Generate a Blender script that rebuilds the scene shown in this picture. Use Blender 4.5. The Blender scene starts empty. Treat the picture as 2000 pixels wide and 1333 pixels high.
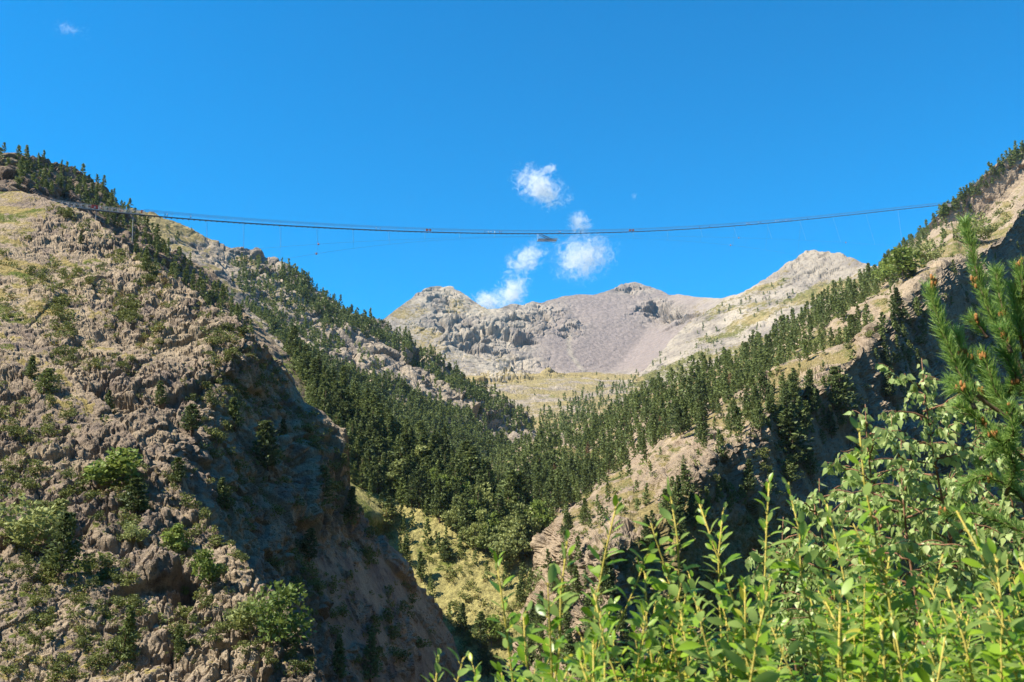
import bpy, math, random
import numpy as np

# ------------------------------------------------------------------ camera, sky, sun, exposure
SC = bpy.context.scene
COL = SC.collection
FPX = 1800.0                       # focal length in pixels of a 2000 px wide frame
PITCH = math.atan(384.0 / FPX)
CP, SP = math.cos(PITCH), math.sin(PITCH)
cam_data = bpy.data.cameras.new("camera")
cam = bpy.data.objects.new("camera", cam_data)
COL.objects.link(cam)
cam_data.sensor_width = 36.0
cam_data.lens = FPX / 2000.0 * 36.0
cam_data.clip_start = 0.05
cam_data.clip_end = 40000.0
cam.rotation_euler = (math.pi / 2 + PITCH, 0, 0)
cam_data.dof.use_dof = True
cam_data.dof.focus_distance = 320.0
cam_data.dof.aperture_fstop = 9.0
SC.camera = cam

SUN_ELEV = math.radians(49.0)
SUN_AZ = math.radians(-107.0)      # from +y (view direction) towards +x; negative is left
S = np.array([math.sin(SUN_AZ) * math.cos(SUN_ELEV), math.cos(SUN_AZ) * math.cos(SUN_ELEV), math.sin(SUN_ELEV)])
world = bpy.data.worlds.new("World")
SC.world = world
world.use_nodes = True
wn = world.node_tree
wn.nodes.clear()
sky = wn.nodes.new("ShaderNodeTexSky")
sky.sky_type = 'NISHITA'
sky.sun_disc = False
sky.sun_elevation = SUN_ELEV
sky.sun_rotation = SUN_AZ
sky.altitude = 1800
sky.air_density = 1.15
sky.dust_density = 0.0
sky.ozone_density = 3.0
hs = wn.nodes.new("ShaderNodeHueSaturation")
hs.inputs['Hue'].default_value = 0.494
hs.inputs['Saturation'].default_value = 2.0
hs.inputs['Value'].default_value = 1.08
bg = wn.nodes.new("ShaderNodeBackground")
bg.inputs[1].default_value = 0.108
wo = wn.nodes.new("ShaderNodeOutputWorld")
wn.links.new(sky.outputs[0], hs.inputs['Color'])
wn.links.new(hs.outputs[0], bg.inputs[0])
wn.links.new(bg.outputs[0], wo.inputs[0])
sun_data = bpy.data.lights.new("sun", 'SUN')
sun_data.energy = 5.0
sun_data.angle = math.radians(0.53)
sun_data.color = (1.0, 0.91, 0.77)
sun = bpy.data.objects.new("sun", sun_data)
COL.objects.link(sun)
from mathutils import Vector, Matrix
sun.rotation_euler = Vector(S.tolist()).to_track_quat('Z', 'Y').to_euler()
SC.view_settings.view_transform = 'Standard'
SC.view_settings.look = 'None'
SC.view_settings.exposure = 1.0
SC.view_settings.gamma = 1.0
SC.render.engine = 'CYCLES'
SC.cycles.max_bounces = 6
SC.cycles.diffuse_bounces = 2
SC.cycles.transparent_max_bounces = 12
SC.cycles.volume_bounces = 2
SC.cycles.use_denoising = True

# ------------------------------------------------------------------ maths helpers
rng = np.random.default_rng(7)
random.seed(7)

def raydir(px, py):
    u = (np.asarray(px, float) - 1000.0) / FPX
    v = (666.5 - np.asarray(py, float)) / FPX
    return np.stack([u + 0 * v, CP - v * SP + 0 * u, SP + v * CP + 0 * u], -1)

def W(px, py, Y):
    d = raydir(px, py)
    return d * (np.asarray(Y, float) / d[..., 1])[..., None]

def proj(p):
    p = np.asarray(p, float)
    zc = p[..., 1] * CP + p[..., 2] * SP
    yc = -p[..., 1] * SP + p[..., 2] * CP
    return 1000 + FPX * p[..., 0] / zc, 666.5 - FPX * yc / zc

def plane_depth(pts, px, py):
    """depth Y where the view rays meet the plane through three points given as (px, py, Y)"""
    a, b, c = [W(*q) for q in pts]
    n = np.cross(b - a, c - a)
    n /= np.linalg.norm(n)
    if n @ a > 0: n = -n
    d = raydir(px, py)
    den = d @ n
    den = np.where(den > -1e-3, -1e-3, den)
    t = (n @ a) / den
    return np.clip(t * d[..., 1], 1.0, 9000.0), n

def plane_n(n, anchor, px, py):
    n = np.array(n, float); n /= np.linalg.norm(n)
    d = raydir(px, py)
    den = np.where(d @ n > -1e-3, -1e-3, d @ n)
    return np.clip((n @ W(*anchor)) / den * d[..., 1], 1.0, 9000.0)

def smax(a, b, k):
    h = np.clip(0.5 + 0.5 * (a - b) / k, 0, 1)
    return b + (a - b) * h + k * h * (1 - h)

def smin(a, b, k):
    return -smax(-a, -b, k)

def sstep(a, b, x):
    t = np.clip((x - a) / (b - a), 0, 1)
    return t * t * (3 - 2 * t)

def hash3(ix, iy, iz, seed):
    h = (ix.astype(np.uint32) * np.uint32(374761393) + iy.astype(np.uint32) * np.uint32(668265263)
         + iz.astype(np.uint32) * np.uint32(2246822519) + np.uint32((seed * 3266489917) & 0xffffffff))
    h = (h ^ (h >> np.uint32(15))) * np.uint32(2246822519)
    h = (h ^ (h >> np.uint32(13))) * np.uint32(3266489917)
    return h ^ (h >> np.uint32(16))

def h01(h):
    return (h & np.uint32(0xffffff)).astype(np.float32) / np.float32(16777216.0)

def vnoise(P, seed=0):
    P = np.asarray(P, np.float32)
    f = np.floor(P)
    i = f.astype(np.int64)
    w = P - f
    w = w * w * w * (w * (w * 6 - 15) + 10)
    r = 0
    for dx in (0, 1):
        wx = w[..., 0] if dx else 1 - w[..., 0]
        for dy in (0, 1):
            wy = w[..., 1] if dy else 1 - w[..., 1]
            for dz in (0, 1):
                wz = w[..., 2] if dz else 1 - w[..., 2]
                r = r + wx * wy * wz * h01(hash3(i[..., 0] + dx, i[..., 1] + dy, i[..., 2] + dz, seed))
    return r * 2 - 1

def fbm(P, octv=5, seed=0, gain=0.5, ridged=False):
    P = np.asarray(P, np.float32)
    a, s, tot = 1.0, 0, 0
    for o in range(octv):
        n = vnoise(P, seed + o * 17)
        if ridged: n = 1 - 2 * np.abs(n)
        s = s + a * n
        tot += a
        a *= gain
        P = P * np.float32(2.03) + np.float32(13.7)
    return s / tot

def voro(P, seed=0):
    """F1, F2, random of the nearest cell (3 values), offset from its centre"""
    P = np.asarray(P, np.float32)
    i = np.floor(P).astype(np.int64)
    F1 = np.full(P.shape[:-1], 9.0, np.float32)
    F2 = F1.copy()
    best = np.zeros(P.shape[:-1], np.uint32)
    off = np.zeros_like(P)
    for dx in (-1, 0, 1):
        for dy in (-1, 0, 1):
            for dz in (-1, 0, 1):
                c = i + np.array([dx, dy, dz])
                h = hash3(c[..., 0], c[..., 1], c[..., 2], seed)
                hx = h01(h); hy = h01(h * np.uint32(2654435761) ^ (h >> np.uint32(9))); hz = h01(h * np.uint32(40503) ^ (h >> np.uint32(5)))
                dv = P - (c.astype(np.float32) + 0.1 + 0.8 * np.stack([hx, hy, hz], -1))
                d = np.sqrt((dv * dv).sum(-1))
                m = d < F1
                F2 = np.where(m, F1, np.minimum(F2, d))
                F1 = np.where(m, d, F1)
                best = np.where(m, h, best)
                off = np.where(m[..., None], dv, off)
    r = np.stack([h01(best * np.uint32(97) ^ (best >> np.uint32(7))), h01(best * np.uint32(2654435761)), h01(best * np.uint32(747796405) ^ (best >> np.uint32(11)))], -1)
    return F1, F2, r, off

def grid_normals(P):
    du = np.gradient(P, axis=1)
    dv = np.gradient(P, axis=0)
    n = np.cross(dv, du)
    n /= np.linalg.norm(n, axis=-1, keepdims=True) + 1e-9
    c = (n * P).sum(-1) > 0          # face the camera
    n[c] *= -1
    return n

def crags(P, seed, scales, amps, zs=0.55, warp=0.25):
    """blocky rock relief: tilted cells with cracks between them, at several sizes"""
    h = 0
    Q = P * np.array([1, 1, zs])
    for k, (s, a) in enumerate(zip(scales, amps)):
        q = Q / s
        q = q + warp * np.stack([fbm(q * 1.3 + 5.1 * j, 3, seed + 31 * j + k) for j in range(3)], -1)
        F1, F2, r, off = voro(q, seed + k * 101)
        tilt = (r - 0.5) * 2
        e = (r[..., 0] - 0.5) * 0.5 + (off * tilt).sum(-1) * 1.15 - (0.36 if k < 2 else 0.12 if k == 2 else 0.0) * (1 - sstep(0.0, 0.24, F2 - F1))
        h = h + a * e
    h = h + 0.30 * amps[1] * fbm(P / (0.45 * scales[1]) * np.array([1, 1, 0.8]), 5, seed + 7, 0.55, True)
    return h

def joints(P, seed, size, depth, width=0.07):
    """steep fracture lines running through the rock"""
    q = P * np.array([1, 1, 0.32]) / size
    q = q + 0.35 * np.stack([fbm(q * 1.1 + 7.3 * j, 3, seed + 13 * j) for j in range(3)], -1)
    F1, F2, r, off = voro(q, seed)
    return -depth * (1 - sstep(0.0, width, F2 - F1)) + depth * 0.9 * (r[..., 1] - 0.5)

# ------------------------------------------------------------------ object helpers
def link(o, parent=None):
    COL.objects.link(o)
    if parent is not None: o.parent = parent
    return o

def tag(o, label=None, cat=None, group=None, kind=None):
    if label: o['label'] = label
    if cat: o['category'] = cat
    if group: o['group'] = group
    if kind: o['kind'] = kind
    return o

def empty(name, loc=(0, 0, 0), rz=0.0, scale=1.0):
    o = bpy.data.objects.new(name, None)
    o.empty_display_size = 0.2
    o.location = loc
    o.rotation_euler = (0, 0, rz)
    o.scale = (scale,) * 3
    return link(o)

def np_mesh(name, V, F, mat=None, smooth=False, attrs=None, face_attr=None, mats=None, fmat=None):
    """V (n,3); F (m,3) or (m,4) array, or a list of such arrays"""
    me = bpy.data.meshes.new(name)
    Fs = F if isinstance(F, list) else [F]
    Fs = [np.asarray(f, np.int32) for f in Fs if len(f)]
    V = np.asarray(V, np.float32)
    me.vertices.add(len(V))
    me.vertices.foreach_set("co", V.ravel())
    loops = np.concatenate([f.ravel() for f in Fs])
    tot = np.concatenate([np.full(len(f), f.shape[1], np.int32) for f in Fs])
    start = np.concatenate([[0], np.cumsum(tot)[:-1]]).astype(np.int32)
    me.loops.add(len(loops))
    me.loops.foreach_set("vertex_index", loops)
    me.polygons.add(len(tot))
    me.polygons.foreach_set("loop_start", start)
    me.polygons.foreach_set("loop_total", tot)
    me.polygons.foreach_set("use_smooth", np.full(len(tot), bool(smooth)))
    for m in (mats or ([mat] if mat else [])): me.materials.append(m)
    if fmat is not None: me.polygons.foreach_set("material_index", np.asarray(fmat, np.int32))
    for k, a in (attrs or {}).items():
        at = me.attributes.new(k, 'FLOAT', 'POINT')
        at.data.foreach_set("value", np.asarray(a, np.float32).ravel())
    for k, a in (face_attr or {}).items():
        at = me.attributes.new(k, 'FLOAT', 'FACE')
        at.data.foreach_set("value", np.asarray(a, np.float32).ravel())
    me.update(calc_edges=True)
    return me

def obj(name, me, parent=None):
    return link(bpy.data.objects.new(name, me), parent)

# ------------------------------------------------------------------ materials
def new_mat(name):
    m = bpy.data.materials.new(name)
    m.use_nodes = True
    nt = m.node_tree
    nt.nodes.clear()
    out = nt.nodes.new("ShaderNodeOutputMaterial")
    return m, nt, out

def nd(nt, typ, **kw):
    n = nt.nodes.new(typ)
    for k, v in kw.items():
        if k in n.inputs.keys(): n.inputs[k].default_value = v
        else: setattr(n, k, v)
    return n

def mixc(nt, fac, a, b):
    n = nt.nodes.new("ShaderNodeMix")
    n.data_type = 'RGBA'
    for sock, val in ((n.inputs[0], fac), (n.inputs[6], a), (n.inputs[7], b)):
        if isinstance(val, bpy.types.NodeSocket): nt.links.new(val, sock)
        elif isinstance(val, tuple): sock.default_value = val + (1,) if len(val) == 3 else val
        else: sock.default_value = val
    return n.outputs[2]

def ramp(nt, val, a, b):
    n = nt.nodes.new("ShaderNodeMapRange")
    n.interpolation_type = 'SMOOTHSTEP'
    nt.links.new(val, n.inputs[0])
    n.inputs[1].default_value = a
    n.inputs[2].default_value = b
    return n.outputs[0]

def noise(nt, vec, scale, detail=6, rough=0.6):
    n = nt.nodes.new("ShaderNodeTexNoise")
    n.inputs['Scale'].default_value = scale
    n.inputs['Detail'].default_value = detail
    n.inputs['Roughness'].default_value = rough
    nt.links.new(vec, n.inputs['Vector'])
    return n.outputs[0]

def attr(nt, name):
    n = nt.nodes.new("ShaderNodeAttribute")
    n.attribute_name = name
    return n.outputs['Fac']

def principled(nt, out, col, rough=0.9, spec=0.15):
    p = nt.nodes.new("ShaderNodeBsdfPrincipled")
    if isinstance(col, tuple): p.inputs['Base Color'].default_value = col + (1,)
    else: nt.links.new(col, p.inputs['Base Color'])
    p.inputs['Roughness'].default_value = rough
    p.inputs['Specular IOR Level'].default_value = spec
    nt.links.new(p.outputs[0], out.inputs[0])
    return p

def terrain_mat(name, unit, rock_a, rock_b, rock_c, dry, green, scree=(0.2, 0.17, 0.16), bump=0.75):
    """rock with mineral patches, dry grass and green plants where the masks say so; unit = metres of the smallest features"""
    m, nt, out = new_mat(name)
    tc = nt.nodes.new("ShaderNodeTexCoord").outputs['Object']
    n1 = noise(nt, tc, 0.02 / unit, 5)
    n2 = noise(nt, tc, 0.14 / unit, 6, 0.65)
    n3 = noise(nt, tc, 0.9 / unit, 5, 0.7)
    n4 = noise(nt, tc, 0.32 / unit, 6, 0.7)
    rock = mixc(nt, ramp(nt, n1, 0.36, 0.64), rock_a, rock_b)
    rock = mixc(nt, ramp(nt, n2, 0.42, 0.68), rock, rock_c)
    dk = mixc(nt, ramp(nt, n4, 0.52, 0.70), rock, tuple(0.42 * x for x in rock_c))
    rock = mixc(nt, 0.75, rock, dk)
    rock = mixc(nt, attr(nt, "scree"), rock, mixc(nt, ramp(nt, n3, 0.3, 0.7), scree, tuple(0.7 * x for x in scree)))
    n5 = noise(nt, tc, 2.6 / unit, 4, 0.75)
    spk = mixc(nt, ramp(nt, n5, 0.56, 0.66), rock, tuple(0.35 * x for x in rock_c))
    rock = mixc(nt, 0.6, rock, spk)
    veg = mixc(nt, ramp(nt, n3, 0.35, 0.65), dry, tuple(0.6 * x for x in dry))
    veg = mixc(nt, ramp(nt, n5, 0.5, 0.68), veg, tuple(0.3 * a + 0.12 * b for a, b in zip(dry, rock_b)))
    gr = mixc(nt, ramp(nt, n5, 0.38, 0.62), green, tuple(0.45 * x for x in green))
    gadd = nt.nodes.new("ShaderNodeMath"); gadd.operation = 'ADD'
    gm_ = nt.nodes.new("ShaderNodeMath"); gm_.operation = 'MULTIPLY_ADD'
    nt.links.new(n4, gm_.inputs[0]); gm_.inputs[1].default_value = 1.6; gm_.inputs[2].default_value = -0.8
    nt.links.new(attr(nt, "green"), gadd.inputs[0]); nt.links.new(gm_.outputs[0], gadd.inputs[1])
    veg = mixc(nt, ramp(nt, gadd.outputs[0], 0.2, 0.7), veg, gr)
    # ragged edge between rock and grass
    add = nt.nodes.new("ShaderNodeMath"); add.operation = 'ADD'
    nt.links.new(attr(nt, "grass"), add.inputs[0])
    sub = nt.nodes.new("ShaderNodeMath"); sub.operation = 'MULTIPLY_ADD'
    nt.links.new(n3, sub.inputs[0]); sub.inputs[1].default_value = 1.5; sub.inputs[2].default_value = -0.75
    nt.links.new(sub.outputs[0], add.inputs[1])
    sub2 = nt.nodes.new("ShaderNodeMath"); sub2.operation = 'MULTIPLY_ADD'
    nt.links.new(n5, sub2.inputs[0]); sub2.inputs[1].default_value = 1.1; sub2.inputs[2].default_value = -0.55
    add2 = nt.nodes.new("ShaderNodeMath"); add2.operation = 'ADD'
    nt.links.new(add.outputs[0], add2.inputs[0]); nt.links.new(sub2.outputs[0], add2.inputs[1])
    col = mixc(nt, ramp(nt, add2.outputs[0], 0.42, 0.66), rock, veg)
    p = principled(nt, out, col, 0.95, 0.06)
    vo = nt.nodes.new("ShaderNodeTexVoronoi")
    vo.inputs['Scale'].default_value = 0.8 / unit
    vo.inputs['Randomness'].default_value = 1.0
    wv = nt.nodes.new("ShaderNodeMapping"); wv.inputs['Scale'].default_value = (1, 1, 0.6)
    nt.links.new(tc, wv.inputs[0]); nt.links.new(wv.outputs[0], vo.inputs['Vector'])
    hm = nt.nodes.new("ShaderNodeMath"); hm.operation = 'MULTIPLY_ADD'
    nt.links.new(vo.outputs['Distance'], hm.inputs[0]); hm.inputs[1].default_value = -0.9
    nt.links.new(n5, hm.inputs[2])
    b = nt.nodes.new("ShaderNodeBump")
    b.inputs['Strength'].default_value = bump
    b.inputs['Distance'].default_value = unit * 0.9
    nt.links.new(hm.outputs[0], b.inputs['Height'])
    nt.links.new(b.outputs[0], p.inputs['Normal'])
    return m

# ------------------------------------------------------------------ hills: one sheet each, from crest to foot, with a back slope
def ptab(pts):
    a = np.array(pts, float)
    return lambda x: np.interp(x, a[:, 0], a[:, 1])

class Sheet:
    def __init__(s, name, crest, foot, x0, x1, nx, ny, depth, relief, mat, back, masks, crest_noise=0.0, smooth=False):
        s.name = name
        px = np.linspace(x0, x1, nx)
        cy = ptab(crest)(px)
        if crest_noise:
            q = np.stack([px / 45.0, px * 0, px * 0], -1)
            cy = cy + crest_noise * fbm(q, 5, 91, 0.55)
        s.px, s.top, s.bot = px, cy, ptab(foot)(px)
        t = np.linspace(0, 1, ny)[:, None]
        PX = np.broadcast_to(px[None], (ny, nx))
        PY = s.top[None] + (s.bot - s.top)[None] * t
        Y = depth(PX, PY)
        P = W(PX, PY, Y)
        N = grid_normals(P)
        h = relief(P, N, PX, PY)
        hp_ = np.pad(h, 1, mode='edge')
        h = 0.7 * h + 0.05 * (hp_[:-2, 1:-1] + hp_[2:, 1:-1] + hp_[1:-1, :-2] + hp_[1:-1, 2:]) + 0.025 * (hp_[:-2, :-2] + hp_[2:, 2:] + hp_[2:, :-2] + hp_[:-2, 2:])
        D = P + N * h[..., None]
        s.P, s.PX, s.PY = D, PX, PY
        s.N0 = N
        s.N = grid_normals(D)
        g = masks(s, D, s.N, PX, PY)
        s.g = g
        rows = [D]
        c = D[0]
        for dy, dz in back:
            r = c + np.array([0.0, dy, -dz]) + 0.0
            r = r + np.stack([0 * px, 0 * px, 0.12 * dz * fbm(np.stack([px / 60.0, px * 0 + dy, px * 0], -1), 3, 5)], -1)
            rows.insert(0, r[None])
        nb = len(back)
        V = np.concatenate(rows, 0)
        R, C = V.shape[:2]
        idx = np.arange(R * C).reshape(R, C)
        F = np.stack([idx[:-1, :-1], idx[1:, :-1], idx[1:, 1:], idx[:-1, 1:]], -1).reshape(-1, 4)
        at = {}
        for k in ("grass", "green", "scree"):
            a = g.get(k, np.zeros((ny, nx)))
            at[k] = np.concatenate([np.repeat(a[:1], nb, 0), a], 0)
        me = np_mesh(name, V.reshape(-1, 3), F, mat, smooth, at)
        s.obj = tag(obj(name, me), kind='structure')
    def depth_at(s, px, py):
        i, j = s.ij(px, py)
        return s.P[j, i, 1]
    def ij(s, px, py):
        px = np.asarray(px, float); py = np.asarray(py, float)
        i = np.clip(np.rint((px - s.px[0]) / (s.px[1] - s.px[0])).astype(int), 0, len(s.px) - 1)
        t = (py - s.top[i]) / (s.bot[i] - s.top[i])
        j = np.clip(np.rint(t * (s.P.shape[0] - 1)).astype(int), 0, s.P.shape[0] - 1)
        return i, j
    def covers(s, px, py):
        px = np.asarray(px, float)
        i = np.clip(np.rint((px - s.px[0]) / (s.px[1] - s.px[0])).astype(int), 0, len(s.px) - 1)
        return (px >= s.px[0]) & (px <= s.px[-1]) & (py >= s.top[i]) & (py <= s.bot[i])
    def at(s, px, py):
        i, j = s.ij(px, py)
        return s.P[j, i]

# ------------------------------------------------------------------ the terrain
M_CRAG = terrain_mat("crag_rock", 1.0, (0.47, 0.375, 0.255), (0.33, 0.26, 0.19), (0.22, 0.175, 0.145), (0.44, 0.35, 0.14), (0.15, 0.185, 0.042), (0.50, 0.40, 0.27))
M_GULLY = terrain_mat("gully_rock", 1.0, (0.45, 0.355, 0.24), (0.35, 0.275, 0.19), (0.25, 0.20, 0.15), (0.34, 0.275, 0.12), (0.13, 0.155, 0.04), (0.40, 0.31, 0.22))
M_VALLEY = terrain_mat("valley_soil", 1.2, (0.34, 0.27, 0.18), (0.24, 0.18, 0.14), (0.18, 0.14, 0.11), (0.46, 0.41, 0.16), (0.18, 0.22, 0.05), (0.30, 0.25, 0.2))
M_MID = terrain_mat("pale_rock", 3.0, (0.46, 0.385, 0.285), (0.36, 0.30, 0.225), (0.25, 0.215, 0.185), (0.40, 0.325, 0.15), (0.19, 0.20, 0.065), (0.42, 0.33, 0.23))
M_FAR = terrain_mat("summit_rock", 9.0, (0.44, 0.38, 0.29), (0.33, 0.285, 0.225), (0.23, 0.20, 0.17), (0.38, 0.30, 0.135), (0.20, 0.195, 0.07), (0.30, 0.25, 0.222), bump=0.5)

def unit_(v):
    return v / (np.linalg.norm(v, axis=-1, keepdims=True) + 1e-9)

def blob(PX, PY, x, y, rx, ry, ang=0.0):
    c, s_ = math.cos(ang), math.sin(ang)
    dx, dy = PX - x, PY - y
    return np.exp(-(((dx * c + dy * s_) / rx) ** 2 + ((-dx * s_ + dy * c) / ry) ** 2))

def slope_grass(s, D, N, lo, hi, sc, seed, amount=0.5):
    # grass holds on the ledges that lie flattest; average the normal over a few metres first
    nz = N[..., 2]
    k = np.ones(5) / 5
    for ax in (0, 1):
        nz = np.apply_along_axis(lambda v: np.convolve(np.pad(v, 2, mode='edge'), k, 'valid'), ax, nz)
    return np.clip(sstep(lo, hi, nz) * 0.75 + amount * fbm(D / sc, 5, seed, 0.6), 0, 1)

# near left spur
def d_spur(PX, PY):
    Y, n = plane_depth([(0, 680, 172), (0, 1333, 92), (540, 1170, 108)], PX, PY)
    return Y
def r_spur(P, N, PX, PY):
    big = fbm(P / 30, 4, 3)
    rug = sstep(-0.35, 0.25, fbm(P / 17, 3, 8)) * 0.6 + 0.4
    
    return 2.2 * big + rug * (joints(P, 621, 6.0, 1.0, 0.05) + joints(P, 622, 2.4, 0.45, 0.08)) + rug * crags(P, 21, (11, 4.2, 1.7, 0.75), (1.9, 1.1, 0.6, 0.30), zs=0.75) + 0.12 * fbm(P / 0.9, 3, 4)
def m_spur(s, D, N, PX, PY):
    g = slope_grass(s, D, N, 0.5, 0.85, 6.0, 33, 0.85)
    return dict(grass=g, green=np.clip(0.25 + 1.1 * fbm(D / 7, 4, 44), 0, 1), scree=sstep(0.1, 0.5, fbm(D / 12, 3, 55)) * 0.8)
spur = Sheet("near_spur", [(-300, 560), (0, 655), (80, 690), (140, 735), (210, 790), (300, 880), (360, 950), (420, 1010), (470, 1085), (560, 1180), (600, 1260), (640, 1330), (720, 1460)],
             [(-300, 1520), (720, 1520)], -120, 720, 560, 600, d_spur, r_spur, M_CRAG, [(3, 2), (10, 9), (25, 30), (45, 70)], m_spur, 6)

# main left hillside with its shaded gully
def d_left(PX, PY):
    U, nu = plane_depth([(0, 372, 318), (0, 760, 185), (540, 690, 215)], PX, PY)
    D = plane_n((0.86, -0.24, 0.42), (330, 800, 178), PX, PY)
    return smax(U, D, 8.0)
def r_left(P, N, PX, PY):
    big = fbm(P / 45, 4, 13)
    rug = sstep(-0.3, 0.3, fbm(P / 25, 3, 18)) * 0.75 + 0.25
    rug = np.maximum(rug, 1.1 * blob(PX, PY, 470, 690, 130, 70)) * sstep(365, 470, PY + 0.0 * PX)
    rug = np.maximum(rug, 0.25 + 0.35 * sstep(800, 900, PY))
    rib = 7.0 * blob(PX, PY, 620, 880, 55, 130, 0.35) * (1 - 0.5 * sstep(0, 0.5, fbm(P / 9, 3, 14)))
    h = 3.5 * big + rib + rug * (joints(P, 611, 9.0, 1.4, 0.05) + joints(P, 612, 3.6, 0.6, 0.07)) + rug * (1 + 0.5 * sstep(760, 900, PY)) * crags(P, 61, (17, 6.5, 2.6, 1.05), (1.9, 1.25, 0.85, 0.42), zs=0.75) + 0.15 * fbm(P / 1.2, 3, 6)
    h = h * (0.25 + 0.75 * sstep(-30, 110, PX))
    low = sstep(980, 1120, PY)
    return h * (1 - low) + low * np.maximum(h, -0.8)
def m_left(s, D, N, PX, PY):
    g = slope_grass(s, D, N, 0.56, 0.92, 9.0, 133, 0.8)
    return dict(grass=g, green=np.clip(0.22 + 1.1 * fbm(D / 9, 4, 144), 0, 1), scree=sstep(0.1, 0.5, fbm(D / 20, 3, 155)) * 0.8)
left = Sheet("rocky_hillside", [(-300, 322), (0, 372), (40, 376), (110, 396), (160, 418), (200, 440), (250, 474), (290, 500), (330, 527), (370, 552), (400, 572), (440, 600), (470, 628), (540, 690), (575, 730), (590, 770), (615, 830), (640, 880), (680, 945), (720, 1000), (760, 1060), (800, 1110), (850, 1180), (890, 1245), (915, 1320), (960, 1460)],
             [(-300, 1300), (0, 1300), (700, 1450), (960, 1500)], -160, 960, 720, 640, d_left, r_left, M_CRAG, [(2, 3), (8, 16), (20, 45), (40, 110)], m_left, 5)

# wooded hill and valley side behind it, down to the meadow
def d_valley(PX, PY):
    A, n = plane_depth([(0, 290, 440), (300, 440, 540), (600, 1000, 345)], PX, PY)
    B, n2 = plane_depth([(650, 860, 350), (1000, 980, 470), (780, 1000, 330)], PX, PY)
    C, n3 = plane_depth([(900, 1330, 268), (750, 1000, 325), (1040, 1130, 296)], PX, PY)
    B = B + 120 * sstep(1000, 1160, PY)
    Y = smin(smin(A, B, 14.0), C, 10.0)
    return smax(Y, (d_left(PX, PY) + 24) * sstep(640, 540, PX), 6.0)
def r_valley(P, N, PX, PY):
    up = 1 - sstep(560, 760, PY)
    return 4.5 * fbm(P / 60, 4, 23) + (0.2 + 0.8 * up) * crags(P, 81, (16, 6.0), (3.0, 1.4)) + 0.3 * fbm(P / 4, 4, 9)
def m_valley(s, D, N, PX, PY):
    low = sstep(880, 980, PY)
    g = np.clip(low + slope_grass(s, D, N, 0.5, 0.9, 14.0, 233, 0.6), 0, 1)
    return dict(grass=g, green=np.clip((1 - low) * 0.7 + 0.30 - 0.42 * sstep(1030, 1150, PY) + 0.9 * fbm(D / 9, 4, 244), 0, 1))
valley = Sheet("valley_side", [(-300, 262), (0, 298), (60, 312), (120, 330), (170, 345), (210, 372), (240, 400), (262, 412), (285, 440), (320, 478), (370, 505), (400, 520), (440, 562), (490, 620), (560, 690), (620, 735), (700, 798), (780, 850), (850, 888), (920, 912), (1000, 985), (1050, 1015), (1110, 1050), (1180, 1090)],
               [(-300, 410), (0, 425), (160, 500), (330, 640), (480, 800), (580, 1050), (700, 1500), (1180, 1560)], -160, 1180, 560, 460, d_valley, r_valley, M_VALLEY, [(6, 3), (25, 20), (60, 60), (110, 140)], m_valley, 5)

# right hillside: sunlit wooded flank, crest, and the dark gully side towards the camera
def d_right(PX, PY):
    w = fbm(np.stack([PX / 150, PY / 150, PX * 0], -1), 4, 77)
    PX, PY = PX + 40 * w, PY + 25 * w
    A, n = plane_depth([(1190, 1090, 205), (1990, 430, 520), (1300, 765, 640)], PX, PY)
    B = plane_n((0.675, -0.685, 0.25), (1190, 1090, 205), PX, PY)
    E = plane_n((-0.92, -0.10, 0.38), (1190, 1090, 207), PX, PY)
    return np.minimum(smax(smax(A, B, 9.0), E, 6.0), 900)
def r_right(P, N, PX, PY):
    lit = sstep(-60, 60, (1040 - PY) - (PX - 1130) * 0.71)
    rug = 0.45 + 0.55 * sstep(-0.2, 0.3, fbm(P / 30, 3, 28))
    g = np.abs((N * unit_(P)).sum(-1))
    return 7.5 * fbm(P / 60, 4, 123) + sstep(0.02, 0.22, g) * rug * crags(P, 91, (15, 5.5, 2.2, 0.9), (3.6, 2.1, 1.05, 0.45), warp=0.35) + 0.2 * fbm(P / 2, 3, 19)
def m_right(s, D, N, PX, PY):
    g = slope_grass(s, D, N, 0.42, 0.9, 12.0, 333, 0.85)
    low = sstep(-0.25, 0.25, (PY - 980) / 160 + 0.7 * fbm(D / 25, 4, 366)) * sstep(1180, 1320, PX)
    return dict(grass=np.clip(g + low * 0.7, 0, 1), green=np.clip(0.25 + 0.9 * fbm(D / 10, 4, 344) - 0.25 * low, 0, 1), scree=sstep(0.0, 0.5, fbm(D / 20, 3, 355)))
right = Sheet("wooded_hillside", [(930, 905), (1000, 880), (1060, 845), (1100, 826), (1150, 812), (1200, 800), (1260, 775), (1300, 757), (1350, 735), (1400, 708), (1450, 685), (1500, 660), (1550, 632), (1600, 596), (1650, 562), (1700, 532), (1750, 496), (1800, 455), (1850, 402), (1900, 362), (1950, 318), (2000, 284), (2080, 215), (2200, 120)],
              [(930, 1250), (1060, 1480), (1100, 1560), (2200, 1560)], 935, 2180, 640, 620, d_right, r_right, M_GULLY, [(4, 2), (20, 14), (60, 50), (120, 140)], m_right, 4)

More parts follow.
